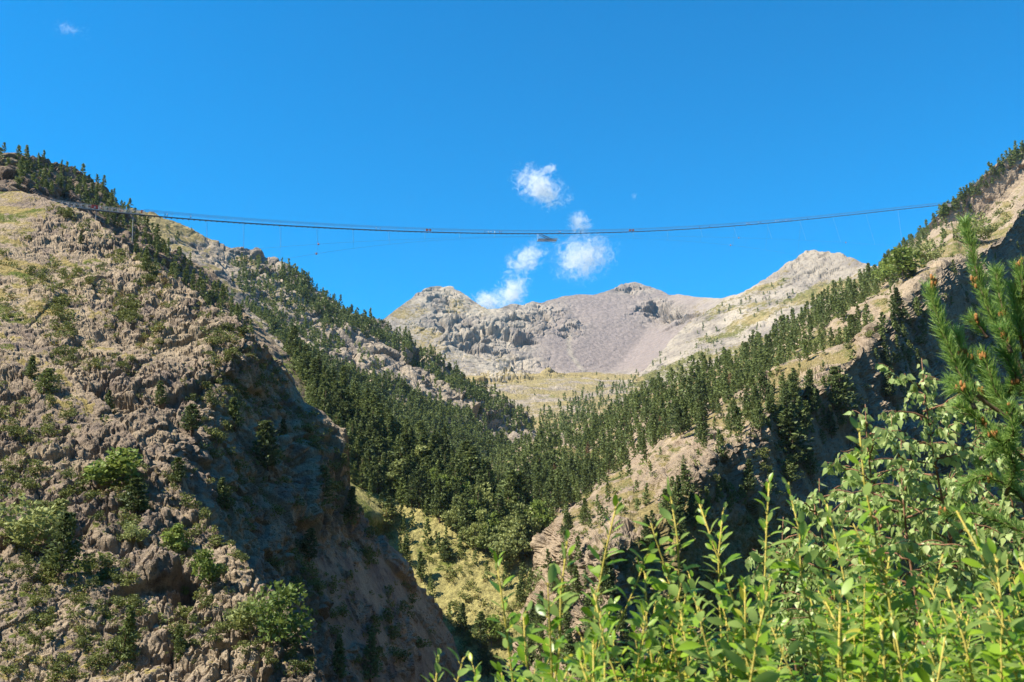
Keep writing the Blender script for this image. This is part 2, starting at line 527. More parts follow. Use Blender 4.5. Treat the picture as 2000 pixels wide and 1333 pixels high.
# wooded mountain in the middle distance
def d_mid(PX, PY):
    A, n = plane_depth([(300, 412, 960), (1040, 800, 930), (700, 800, 730)], PX, PY)
    return A
def r_mid(P, N, PX, PY):
    rk = np.clip(blob(PX, PY, 700, 700, 130, 50, 0.45) + blob(PX, PY, 860, 710, 70, 40, 0.6) + 1.4 * blob(PX, PY, 985, 800, 85, 38, 0.25) + 0.7 * blob(PX, PY, 540, 540, 120, 40, 0.5), 0, 1.2)
    return 16 * fbm(P / 170, 5, 43) + (0.25 + rk) * crags(P, 71, (48, 19, 8), (8, 5, 2.4)) + 0.8 * fbm(P / 6, 3, 29)
def m_mid(s, D, N, PX, PY):
    g = slope_grass(s, D, N, 0.55, 0.9, 45.0, 433, 0.8)
    top = 1 - sstep(430, 520, PY + 0.0 * PX)
    g = np.clip(g + 0.7 * top - 0.5 * blob(PX, PY, 985, 800, 85, 40, 0.25), 0, 1)
    return dict(grass=g, green=np.clip(0.35 + 0.8 * fbm(D / 35, 4, 444) - top, 0, 1), scree=np.clip(top * (0.3 + fbm(D / 40, 4, 454)), 0, 1))
mid = Sheet("middle_mountain", [(-120, 345), (0, 360), (200, 400), (270, 408), (310, 418), (350, 438), (400, 462), (450, 483), (500, 496), (550, 520), (600, 556), (650, 586), (700, 613), (750, 630), (800, 664), (850, 702), (900, 728), (950, 754), (1000, 780), (1035, 800), (1056, 830), (1070, 860), (1110, 900)],
            [(-120, 600), (200, 760), (600, 960), (1110, 1010)], -110, 1110, 640, 420, d_mid, r_mid, M_MID, [(20, 8), (80, 60), (160, 160)], m_mid, 4)

# bright ridge on the right of the cirque
def d_ridge(PX, PY):
    A, n = plane_depth([(1600, 490, 1750), (1250, 745, 1480), (1450, 660, 1480)], PX, PY)
    return np.clip(A, 1000, 2300)
def r_ridge(P, N, PX, PY):
    return 14 * fbm(P / 160, 5, 53) + (0.4 + blob(PX, PY, 1590, 520, 70, 40) + 0.5 * sstep(0, 0.4, fbm(P / 110, 3, 57))) * crags(P, 171, (42, 17, 8), (3.6, 2.8, 1.7))
def m_ridge(s, D, N, PX, PY):
    g = np.clip(0.45 + 1.1 * fbm(D / 70, 5, 533), 0, 1) * (1 - blob(PX, PY, 1590, 510, 60, 35))
    return dict(grass=g, green=np.clip(0.2 + 0.9 * fbm(D / 60, 4, 544) + sstep(560, 700, PY) * 0.5, 0, 1), scree=np.zeros_like(PX))
ridge = Sheet("bright_ridge", [(1140, 800), (1200, 765), (1240, 738), (1270, 705), (1310, 660), (1360, 618), (1410, 585), (1440, 571), (1480, 545), (1520, 522), (1560, 499), (1580, 491), (1600, 490), (1640, 496), (1700, 515), (1800, 560)],
              [(1140, 830), (1240, 830), (1500, 900), (1800, 900)], 1150, 1790, 380, 250, d_ridge, r_ridge, M_FAR, [(30, 12), (120, 90), (200, 200)], m_ridge, 3)

# the cirque at the head of the valley, with its floor
ROCKS = [(935, 650, 75, 38), (1000, 640, 45, 45), (890, 620, 60, 40), (1060, 615, 40, 30), (1115, 640, 26, 16), (1240, 570, 40, 14), (1300, 610, 50, 22), (860, 580, 50, 28), (1075, 726, 18, 10), (1020, 700, 40, 14), (990, 735, 45, 16)]
def d_cirque(PX, PY):
    wall, n = plane_depth([(830, 560, 2450), (1240, 560, 2600), (1100, 720, 1950)], PX, PY)
    lw, n1 = plane_depth([(760, 620, 2050), (870, 555, 2350), (960, 720, 1900)], PX, PY)
    rw, n2 = plane_depth([(1440, 575, 2000), (1350, 582, 2350), (1240, 720, 1850)], PX, PY)
    fl, n3 = plane_depth([(950, 760, 1500), (1250, 760, 1550), (1100, 715, 1960)], PX, PY)
    return smin(smin(smin(wall, lw, 130), rw, 60), fl, 60)
def r_cirque(P, N, PX, PY):
    rk = np.zeros_like(PX)
    for x, y, a, b in ROCKS: rk = np.maximum(rk, blob(PX, PY, x, y, a, b))
    rk *= 0.55 + 0.9 * sstep(-0.3, 0.4, fbm(P / 80, 4, 66))
    lo = sstep(690, 740, PY)
    low = 9 * fbm(P / 120, 4, 67) * (0.3 + lo)
    rk = np.maximum(rk, 0.025 + 0.10 * lo)
    crest = ptab([(690, 672), (760, 614), (838, 560), (880, 558), (945, 601), (1040, 584), (1130, 575), (1180, 573), (1240, 556), (1305, 582), (1460, 570)])(PX)
    rk = rk * (0.3 + 0.7 * sstep(4, 34, PY - crest))
    return 20 * fbm(P / 420, 4, 63) + low + 10 * rk * fbm(P / 90, 4, 64, 0.6, True) + rk * crags(P, 161, (80, 34, 15), (24, 15, 7), zs=0.5)
def m_cirque(s, D, N, PX, PY):
    rk = np.zeros_like(PX)
    for x, y, a, b in ROCKS: rk = np.maximum(rk, blob(PX, PY, x, y, a * 1.1, b * 1.1))
    fl = sstep(712, 740, PY + 18 * fbm(D / 150, 3, 71))
    scree = sstep(990, 1090, PX) * (1 - fl) * (1 - rk * 0.7) * (1 - 0.8 * sstep(1330, 1420, PX))
    chute = blob(PX, PY, 1118 + 0.3 * (PY - 670) + 8 * np.sin(PY / 16), PY, 5, 1e6) * sstep(640, 660, PY) * (1 - sstep(715, 725, PY))
    g = np.clip(0.30 + 0.8 * fbm(D / 110, 5, 633) + 0.75 * fl + 0.45 * blob(PX, PY, 880, 600, 80, 60) - 0.8 * scree - 0.5 * sstep(0.3, 0.7, rk) + 0.7 * blob(PX, PY, 1340, 640, 22, 90, 0.5), 0, 1)
    g = g * (1 - chute)
    return dict(grass=g, green=np.clip(-0.1 + 0.5 * fbm(D / 90, 4, 644) + 0.2 * fl, 0, 1), scree=np.clip(scree - chute, 0, 1))
cirque = Sheet("cirque", [(690, 672), (740, 632), (760, 614), (780, 600), (800, 586), (820, 570), (838, 560), (860, 555), (880, 558), (900, 570), (920, 584), (945, 601), (960, 602), (1000, 594), (1040, 584), (1060, 588), (1100, 580), (1130, 575), (1160, 576), (1180, 573), (1200, 566), (1220, 557), (1240, 556), (1255, 561), (1270, 568), (1290, 575), (1305, 582), (1340, 583), (1380, 579), (1420, 574), (1460, 570), (1520, 565)],
              [(690, 830), (1040, 860), (1520, 800)], 690, 1510, 700, 330, d_cirque, r_cirque, M_FAR, [(60, 25), (200, 150), (300, 300)], m_cirque, 4)

# far valley floor under the cirque's mouth and the land all round
def d_floor(PX, PY):
    A, n = plane_depth([(1050, 800, 1150), (1250, 770, 1350), (1100, 740, 1650)], PX, PY)
    return A
floor_ = Sheet("upper_valley_floor", [(940, 752), (1030, 742), (1100, 738), (1160, 740), (1300, 720), (1400, 700)], [(940, 900), (1400, 900)], 940, 1400, 260, 110, d_floor,
               lambda P, N, PX, PY: 7 * fbm(P / 90, 5, 73) + 0.3 * crags(P, 181, (30, 12), (4, 3)), M_MID, [(40, 30)], 
               lambda s, D, N, PX, PY: dict(grass=np.clip(0.65 + 0.9 * fbm(D / 40, 5, 733), 0, 1), green=np.clip(-0.05 + 0.9 * fbm(D / 50, 4, 744), 0, 1)), 2)
SHEETS = [spur, left, valley, right, mid, ridge, cirque, floor_]

def front_depth(px, py, skip=None):
    """nearest terrain depth along the view ray"""
    d = np.full(np.shape(px), 1e9)
    for s in SHEETS:
        if s is skip: continue
        c = s.covers(px, py)
        d = np.where(c, np.minimum(d, s.depth_at(px, py)), d)
    return d

# base land far below and around, so that no side of the place is empty
def land():
    r = np.concatenate([np.linspace(0, 1200, 60), np.geomspace(1260, 9000, 36)])
    a = np.linspace(0, 2 * np.pi, 181)[:-1]
    R, A = np.meshgrid(r, a, indexing='ij')
    X, Y = R * np.sin(A), R * np.cos(A)
    Z = -62 + 6 * fbm(np.stack([X / 150, Y / 150, X * 0], -1), 4, 5)
    # unseen wooded mountainsides, added behind the camera to cut low sky light
    back = sstep(0.62, 1.05, np.abs(np.where(A > np.pi, A - 2 * np.pi, A)))
    sunny = np.exp(-((np.where(A > np.pi, A - 2 * np.pi, A) - SUN_AZ) / 0.55) ** 2)
    rise = sstep(90, 1300, R) * (1 - 0.5 * sstep(2000, 9000, R))
    Z = Z + back * rise * (1 - 0.38 * sunny) * (760 + 150 * fbm(np.stack([X / 500, Y / 500, X * 0], -1), 5, 6))
    V = np.stack([X, Y, Z], -1)
    idx = np.arange(R.size).reshape(R.shape)
    nx = np.roll(idx, -1, 1)
    F = np.stack([idx[:-1], nx[:-1], nx[1:], idx[1:]], -1).reshape(-1, 4)
    z = np.zeros(R.size)
    me = np_mesh("land", V.reshape(-1, 3), F, M_WOODED, True, dict(grass=z + 1, green=z + 0.8, scree=z))
    tag(obj("land", me), kind='structure')
M_WOODED = terrain_mat("wooded_land", 4.0, (0.2, 0.16, 0.12), (0.15, 0.12, 0.1), (0.12, 0.1, 0.08), (0.14, 0.12, 0.05), (0.05, 0.065, 0.025))
land()

# ------------------------------------------------------------------ foliage materials
def leaf_mat(name, dark, light, trans=0.25, back=None, rough=0.6, spec=0.25, warm=None):
    m, nt, out = new_mat(name)
    oi = nt.nodes.new("ShaderNodeObjectInfo").outputs['Random']
    t = attr(nt, "tint")
    add = nt.nodes.new("ShaderNodeMath"); add.operation = 'MULTIPLY_ADD'
    nt.links.new(oi, add.inputs[0]); add.inputs[1].default_value = 0.6
    nt.links.new(t, add.inputs[2])
    col = mixc(nt, ramp(nt, add.outputs[0], 0.05, 1.4), dark, light)
    if warm: col = mixc(nt, ramp(nt, t, 0.93, 1.0), col, warm)
    if back:
        gm = nt.nodes.new("ShaderNodeNewGeometry")
        col = mixc(nt, gm.outputs['Backfacing'], col, back)
    p = nt.nodes.new("ShaderNodeBsdfPrincipled")
    nt.links.new(col, p.inputs['Base Color'])
    p.inputs['Roughness'].default_value = rough
    p.inputs['Specular IOR Level'].default_value = spec
    tr = nt.nodes.new("ShaderNodeBsdfTranslucent")
    hv = nt.nodes.new("ShaderNodeHueSaturation")
    hv.inputs['Hue'].default_value = 0.485
    hv.inputs['Value'].default_value = 1.5
    nt.links.new(col, hv.inputs['Color'])
    nt.links.new(hv.outputs[0], tr.inputs['Color'])
    mx = nt.nodes.new("ShaderNodeMixShader")
    mx.inputs[0].default_value = trans
    nt.links.new(p.outputs[0], mx.inputs[1])
    nt.links.new(tr.outputs[0], mx.inputs[2])
    nt.links.new(mx.outputs[0], out.inputs[0])
    return m

M_PINE = leaf_mat("pine_needles", (0.045, 0.072, 0.028), (0.175, 0.225, 0.070), 0.2)
M_BROAD = leaf_mat("broad_leaves", (0.09, 0.145, 0.03), (0.25, 0.33, 0.075), 0.25)
M_PALE = leaf_mat("pale_leaves", (0.16, 0.20, 0.07), (0.34, 0.38, 0.13), 0.25)
M_BUSH = leaf_mat("bush_leaves", (0.065, 0.095, 0.025), (0.20, 0.225, 0.06), 0.2, warm=(0.25, 0.19, 0.07))
def bark_mat(name, a, b, sc):
    m, nt, out = new_mat(name)
    tc = nt.nodes.new("ShaderNodeTexCoord").outputs['Object']
    principled(nt, out, mixc(nt, ramp(nt, noise(nt, tc, sc, 5), 0.35, 0.65), a, b), 0.9, 0.1)
    return m
M_BARK = bark_mat("pine_bark", (0.13, 0.085, 0.06), (0.24, 0.17, 0.12), 30)
M_PALEBARK = bark_mat("pale_bark", (0.35, 0.32, 0.28), (0.18, 0.15, 0.12), 30)

# ------------------------------------------------------------------ tree models, one unit high
def tube(path, rad, sides=6):
    path = np.asarray(path, float); n = len(path)
    t = np.gradient(path, axis=0); t /= np.linalg.norm(t, axis=1, keepdims=True) + 1e-12
    ref = np.array([0.31, 0.95, 0.05]) if abs(t[:, 2]).mean() > 0.7 else np.array([0, 0, 1.0])
    u = np.cross(t, ref); u /= np.linalg.norm(u, axis=1, keepdims=True) + 1e-12
    v = np.cross(t, u)
    a = np.linspace(0, 2 * np.pi, sides + 1)[:-1]
    rad = np.broadcast_to(np.asarray(rad, float), (n,))
    V = path[:, None] + rad[:, None, None] * (np.cos(a)[None, :, None] * u[:, None] + np.sin(a)[None, :, None] * v[:, None])
    idx = np.arange(n * sides).reshape(n, sides)
    nx = np.roll(idx, -1, 1)
    F = np.stack([idx[:-1], nx[:-1], nx[1:], idx[1:]], -1).reshape(-1, 4)
    V = np.concatenate([V.reshape(-1, 3), path[[0, -1]]])
    k = n * sides
    caps = [[nx[0, i], idx[0, i], k] for i in range(sides)] + [[idx[-1, i], nx[-1, i], k + 1] for i in range(sides)]
    return V, F, np.array(caps)

def join(parts):
    """join (V, quads, tris) pieces"""
    Vs, Q, T, o = [], [], [], 0
    for V, q, t in parts:
        Vs.append(V)
        if len(q): Q.append(np.asarray(q) + o)
        if len(t): T.append(np.asarray(t) + o)
        o += len(V)
    return np.concatenate(Vs), [np.concatenate(x) for x in (Q, T) if x]

def unit(v): return v / (np.linalg.norm(v, axis=-1, keepdims=True) + 1e-12)

def clump_faces(C, D, size, r, wid=0.55):
    """one rhombus per clump: centre C, direction D, length size"""
    n = len(C)
    D = unit(D)
    side = unit(np.cross(D, unit(r.normal(size=(n, 3)))))
    size = np.broadcast_to(size, (n,))[:, None]
    V = np.stack([C - D * size * 0.5, C + side * size * wid * 0.5, C + D * size * 0.6, C - side * size * wid * 0.5], 1).reshape(-1, 3)
    F = np.arange(n * 4).reshape(n, 4)
    return V, F

def pine_crown(seed, nb, per, size, R=0.26, base=0.12, power=0.75, gaps=0.2, top=0.0):
    r = np.random.default_rng(seed)
    C, D, T = [], [], []
    lean = r.normal(size=2) * 0.03
    asym = r.uniform(0, 6.28)
    for b in range(nb):
        h = base + (1 - base) * (b + r.uniform(0, 1)) / nb
        q = (h - base) / (1 - base)
        prof = (1 - q) ** power * (0.62 + 0.38 * min(1, q / 0.16))
        a = b * 2.399 + r.normal() * 0.5
        L = R * prof * r.uniform(0.6, 1.2) * (1 + 0.22 * math.cos(a - asym)) + 0.018
        if r.random() < gaps: L *= 0.5
        rise = r.uniform(-0.10, 0.22) + 0.35 * q
        bt = r.uniform(0, 1)
        for k in range(per):
            f = r.uniform(0.25, 1.0) ** 0.7
            w = 0.20 * L * (1.1 - 0.5 * f) + 0.006
            p = np.array([math.cos(a) * L * f, math.sin(a) * L * f, h + rise * L * f]) + r.normal(size=3) * np.array([w, w, w * 0.55])
            p[:2] += lean * h
            C.append(p)
            D.append(np.array([math.cos(a) * 0.7, math.sin(a) * 0.7, 0.45]) + r.normal(size=3) * 0.55)
            T.append(0.55 * bt + 0.45 * r.random())
    C = np.array(C); D = np.array(D); T = np.array(T)
    C[:, 2] = np.clip(C[:, 2], 0.03, 0.985)
    V, F = clump_faces(C, D, size * r.uniform(0.7, 1.3, len(C)), r)
    return V, F, np.repeat(T, 1)

def broad_crown(seed, nblob, per, size, rx=0.36, base=0.18):
    r = np.random.default_rng(seed)
    C, D, T = [], [], []
    for b in range(nblob):
        a = r.uniform(0, 6.28); q = r.uniform(0, 1)
        h = base + (1 - base) * (0.15 + 0.72 * q)
        rad = rx * r.uniform(0.2, 0.95) * math.sqrt(max(0.15, 1 - (2 * q - 0.75) ** 2 * 0.7))
        c = np.array([math.cos(a) * rad, math.sin(a) * rad, h])
        br = rx * r.uniform(0.28, 0.52)
        bt = r.random()
        d = unit(r.normal(size=(per, 3)))
        p = c + d * (br * r.uniform(0.55, 1.08, per) ** 0.6)[:, None] * np.array([1, 1, 0.8])
        C.append(p); D.append(d + r.normal(size=(per, 3)) * 0.7 + np.array([0, 0, 0.2]))
        T.append(0.5 * bt + 0.5 * r.random(per))
    C = np.concatenate(C); D = np.concatenate(D); T = np.concatenate(T)
    C[:, 2] = np.clip(C[:, 2], 0.0, 1.0)
    V, F = clump_faces(C, D, size * r.uniform(0.7, 1.3, len(C)), r, 0.7)
    return V, F, T

def trunk_mesh(name, seed, mat, r0=0.022, htop=0.93, limbs=6):
    r = np.random.default_rng(seed)
    z = np.linspace(-0.04, htop, 7)
    path = np.stack([np.cumsum(r.normal(size=7) * 0.008), np.cumsum(r.normal(size=7) * 0.008), z], -1)
    parts = [tube(path, r0 * (1 - 0.88 * (z - z[0]) / (htop - z[0])), 6)]
    for k in range(limbs):
        i = r.uniform(0.22, 0.75)
        p0 = np.array([np.interp(i, z, path[:, j]) for j in range(3)])
        a = r.uniform(0, 6.28); L = 0.2 * (1.1 - i)
        p1 = p0 + np.array([math.cos(a) * L, math.sin(a) * L, 0.5 * L])
        parts.append(tube([p0, (p0 + p1) / 2 + [0, 0, -0.01], p1], [r0 * 0.35, r0 * 0.25, r0 * 0.1], 4))
    V, F = join(parts)
    return np_mesh(name, V, F, mat, True)

PINES, BROADS, BUSHES = [], [], []
for k in range(6):
    V, F, T = pine_crown(100 + k, 100, 15, 0.062, R=[0.25, 0.21, 0.28, 0.24, 0.18, 0.27][k], base=[0.08, 0.12, 0.06, 0.18, 0.10, 0.22][k], power=[0.95, 1.0, 0.75, 0.7, 1.05, 0.6][k], gaps=0.1)
    PINES.append((np_mesh("pine_crown", V, F, M_PINE, False, face_attr=dict(tint=T)), trunk_mesh("pine_trunk", 130 + k, M_BARK)))
for k in range(5):
    V, F, T = broad_crown(200 + k, 19, 60, 0.072, rx=[0.36, 0.3, 0.42, 0.27, 0.5][k], base=[0.15, 0.12, 0.1, 0.15, 0.05][k])
    mt = [M_BROAD, M_BROAD, M_PALE, M_PALE, M_BROAD][k]
    BROADS.append((np_mesh("leaf_crown", V, F, mt, False, face_attr=dict(tint=T)), trunk_mesh("pale_trunk", 230 + k, M_PALEBARK, 0.016, 0.8, 10)))
def bush_mesh(seed, n, size):
    V, F, T = broad_crown(seed, 9, n, size, rx=0.75, base=-0.15)
    return np_mesh("bush_foliage", V, F, M_BUSH, False, face_attr=dict(tint=T))
BUSHES = [bush_mesh(300 + k, 34, 0.15) for k in range(5)]
SMALLP = [pine_crown(400 + k, 36, 6, 0.12, R=[0.25, 0.2, 0.28, 0.22][k % 4], base=0.08) for k in range(6)]
TINYP = [pine_crown(450 + k, 16, 3, 0.24, R=[0.27, 0.22, 0.3, 0.24][k % 4], base=0.06) for k in range(6)]

def inside(poly, x, y):
    p = np.array(poly, float); q = np.roll(p, -1, 0)
    c = np.zeros(np.shape(x), bool)
    for (x0, y0), (x1, y1) in zip(p, q):
        m = ((y0 > y) != (y1 > y)) & (x < (x1 - x0) * (y - y0) / (y1 - y0 + 1e-9) + x0)
        c ^= m
    return c

TREES = []      # dict(sheet, px, py, pos, H, hp, label, group)
def scatter(sheet, poly, n, H, gap, label, group, seed, clump=0.0, cl=60.0, tries=9):
    """pines over a polygon of the hillside, kept apart by gap x their own height"""
    r = np.random.default_rng(seed)
    p = np.array(poly, float)
    area = abs(((p[:, 0] - np.roll(p[:, 0], 1)) * (p[:, 1] + np.roll(p[:, 1], 1)) / 2).sum())
    bx = np.ptp(p[:, 0]) * np.ptp(p[:, 1])
    N = int(n * tries * bx / area)
    x = r.uniform(p[:, 0].min(), p[:, 0].max(), N)
    y = r.uniform(p[:, 1].min(), p[:, 1].max(), N)
    m = inside(poly, x, y) & sheet.covers(x, y)
    if clump:
        f = fbm(np.stack([x / cl, y / cl, x * 0 + seed], -1), 3, seed)
        m &= r.random(len(x)) < sstep(clump - 0.25, clump + 0.25, f + 0.3)
    x, y = x[m], y[m]
    pos = sheet.at(x, y)
    kx, ky, cnt = [], [], 0
    hh = r.uniform(H[0], H[1], len(x)) * np.where(r.random(len(x)) < 0.3, r.uniform(0.4, 0.8, len(x)), 1.0) * np.exp(0.12 * r.normal(size=len(x)))
    hp = hh * FPX / pos[:, 1]
    keep = []
    for i in range(len(x)):
        if cnt >= n: break
        if cnt:
            a = np.array(kx); b = np.array(ky)
            if ((a - x[i]) ** 2 + ((b - y[i]) * 1.3) ** 2).min() < (gap * hp[i]) ** 2: continue
        kx.append(x[i]); ky.append(y[i]); cnt += 1
        keep.append(i)
    fd = front_depth(x, y - hp * 0.6, sheet)
    for i in keep:
        TREES.append(dict(px=x[i], py=y[i], pos=pos[i], H=hh[i], hp=hp[i], vis=fd[i] > pos[i, 1] - 3, label=label, group=group))
R1 = [(2010, 282), (1950, 320), (1900, 366), (1850, 406), (1800, 458), (1750, 499), (1650, 566), (1500, 664), (1400, 711), (1300, 761), (1200, 804), (1100, 830), (1000, 886), (935, 915), (980, 985), (1060, 1015), (1120, 985), (1200, 925), (1270, 880), (1340, 850), (1400, 795), (1480, 750), (1540, 705), (1600, 655), (1660, 618), (1720, 585), (1770, 530), (1800, 490), (1850, 425), (1910, 385), (2010, 306)]
scatter(right, R1, 1400, (7, 12.5), 0.155, "dark green pine in the close wood on the sunlit flank of the right hillside", "pines of the wood on the right hillside", 1)
scatter(right, [(1400, 795), (1480, 750), (1600, 655), (1720, 585), (1800, 490), (1850, 425), (1900, 385), (1910, 440), (1800, 540), (1720, 620), (1640, 690), (1500, 800), (1400, 870)], 120, (5, 10), 0.33, "pine at the thin lower border of the wood on the right hillside", "pines at the lower border of the right wood", 17, 0.05, 60)
scatter(right, [(1060, 1030), (1270, 890), (1400, 800), (1490, 800), (1420, 880), (1330, 950), (1250, 1010), (1100, 1060)], 40, (5, 9), 0.7, "pine standing alone on the sunlit broken rock of the right hillside crest", "lone pines on the right hillside crest", 2)
scatter(right, [(1440, 810), (1640, 660), (1800, 600), (1800, 760), (1680, 900), (1500, 970), (1330, 1060), (1250, 1060), (1380, 920)], 120, (6, 12), 0.35, "dark pine in the shaded gully below the right hillside crest", "pines in the shaded gully on the right", 3, 0.25, 90)
scatter(right, [(1780, 640), (2000, 560), (2000, 480), (1900, 500), (1760, 600)], 14, (4, 7), 0.8, "small pine clinging to the dark cliff above the shaded gully", "pines on the dark cliff at right", 4)
V1 = [(560, 705), (700, 808), (780, 860), (850, 895), (920, 920), (1000, 990), (1050, 1020), (1060, 1060), (1050, 1100), (980, 1075), (920, 1045), (850, 1015), (760, 975), (690, 945), (650, 890), (620, 820)]
scatter(right, [(1040, 1085), (1120, 1090), (1200, 1140), (1230, 1330), (1010, 1330), (1015, 1150)], 60, (6, 11), 0.35, "grey green pine at the foot of the right hillside beside the meadow", "pines at the foot of the right hillside", 16)
scatter(valley, V1, 560, (10, 16), 0.19, "dark pine in the dense valley wood below the left hillside", "pines of the valley wood", 5)
scatter(valley, [(700, 960), (850, 1040), (1000, 1110), (1060, 1200), (1000, 1180), (900, 1110), (800, 1080), (740, 1010)], 20, (5, 9), 0.7, "round young pine scattered over the bright meadow slope", "young pines on the meadow slope", 6)
scatter(valley, [(740, 1060), (830, 1160), (900, 1240), (940, 1330), (1010, 1340), (960, 1290), (870, 1170), (790, 1080)], 14, (6, 10), 0.35, "pine at the edge of the dark hillside beside the dry meadow", "pines between dark hillside and meadow", 7)
scatter(valley, [(-100, 275), (60, 312), (180, 352), (215, 378), (265, 415), (300, 465), (360, 505), (430, 565), (500, 640), (470, 660), (400, 600), (300, 530), (200, 420), (100, 380), (-100, 350)], 300, (4.5, 7.5), 0.25, "dark pine on the shaded hill behind the left end of the bridge", "pines on the dark hill at upper left", 8, 0.1, 70)
M1 = [(480, 590), (560, 650), (640, 715), (700, 735), (800, 770), (900, 800), (960, 850), (1010, 870), (1000, 915), (900, 945), (800, 900), (700, 830), (600, 760)]
scatter(mid, M1, 2000, (7, 11), 0.21, "far pine", "far pines", 9, tries=7)
scatter(mid, [(540, 515), (620, 565), (700, 612), (800, 663), (900, 727), (1000, 779), (1056, 826), (1040, 838), (980, 805), (900, 775), (820, 715), (740, 665), (640, 625), (560, 565)], 800, (7, 11), 0.21, "far pine", "far pines", 10)
scatter(mid, [(450, 495), (500, 510), (560, 530), (640, 600), (700, 670), (640, 680), (560, 640), (480, 600), (460, 550)], 260, (6.5, 10), 0.3, "far pine", "far pines", 11, 0.1, 50)
scatter(mid, [(300, 420), (420, 470), (600, 560), (800, 670), (1000, 790), (1000, 850), (800, 780), (600, 720), (400, 560)], 200, (6, 11), 0.5, "far pine", "far pines", 12, 0.15, 60)
scatter(ridge, [(1250, 745), (1300, 670), (1400, 600), (1540, 540), (1560, 600), (1420, 690), (1300, 760)], 90, (5, 11), 0.7, "far pine", "far pines", 13, 0.2)
scatter(cirque, [(1030, 790), (1150, 735), (1300, 720), (1300, 780), (1100, 820)], 45, (6, 11), 0.8, "far pine", "far pines", 14, 0.2)
scatter(floor_, [(1050, 815), (1120, 770), (1260, 740), (1280, 760), (1150, 810), (1070, 850)], 170, (8, 12), 0.4, "far pine", "far pines", 15, 0.15, 40)

def make_tree(kind, pos, H, label, group, k, rz, wide=1.0, lean=(0, 0), cat=None):
    crown, trunk = (PINES if kind == 'pine' else BROADS)[k]
    e = empty("pine_tree" if kind == 'pine' else "broadleaf_tree", tuple(pos), rz)
    e.scale = (H * wide, H * wide, H)
    e.rotation_euler = (lean[0], lean[1], rz)
    tag(e, label, cat or ("pine tree" if kind == 'pine' else "tree"), group)
    obj("trunk", trunk, e); obj("crown", crown, e)
    return e

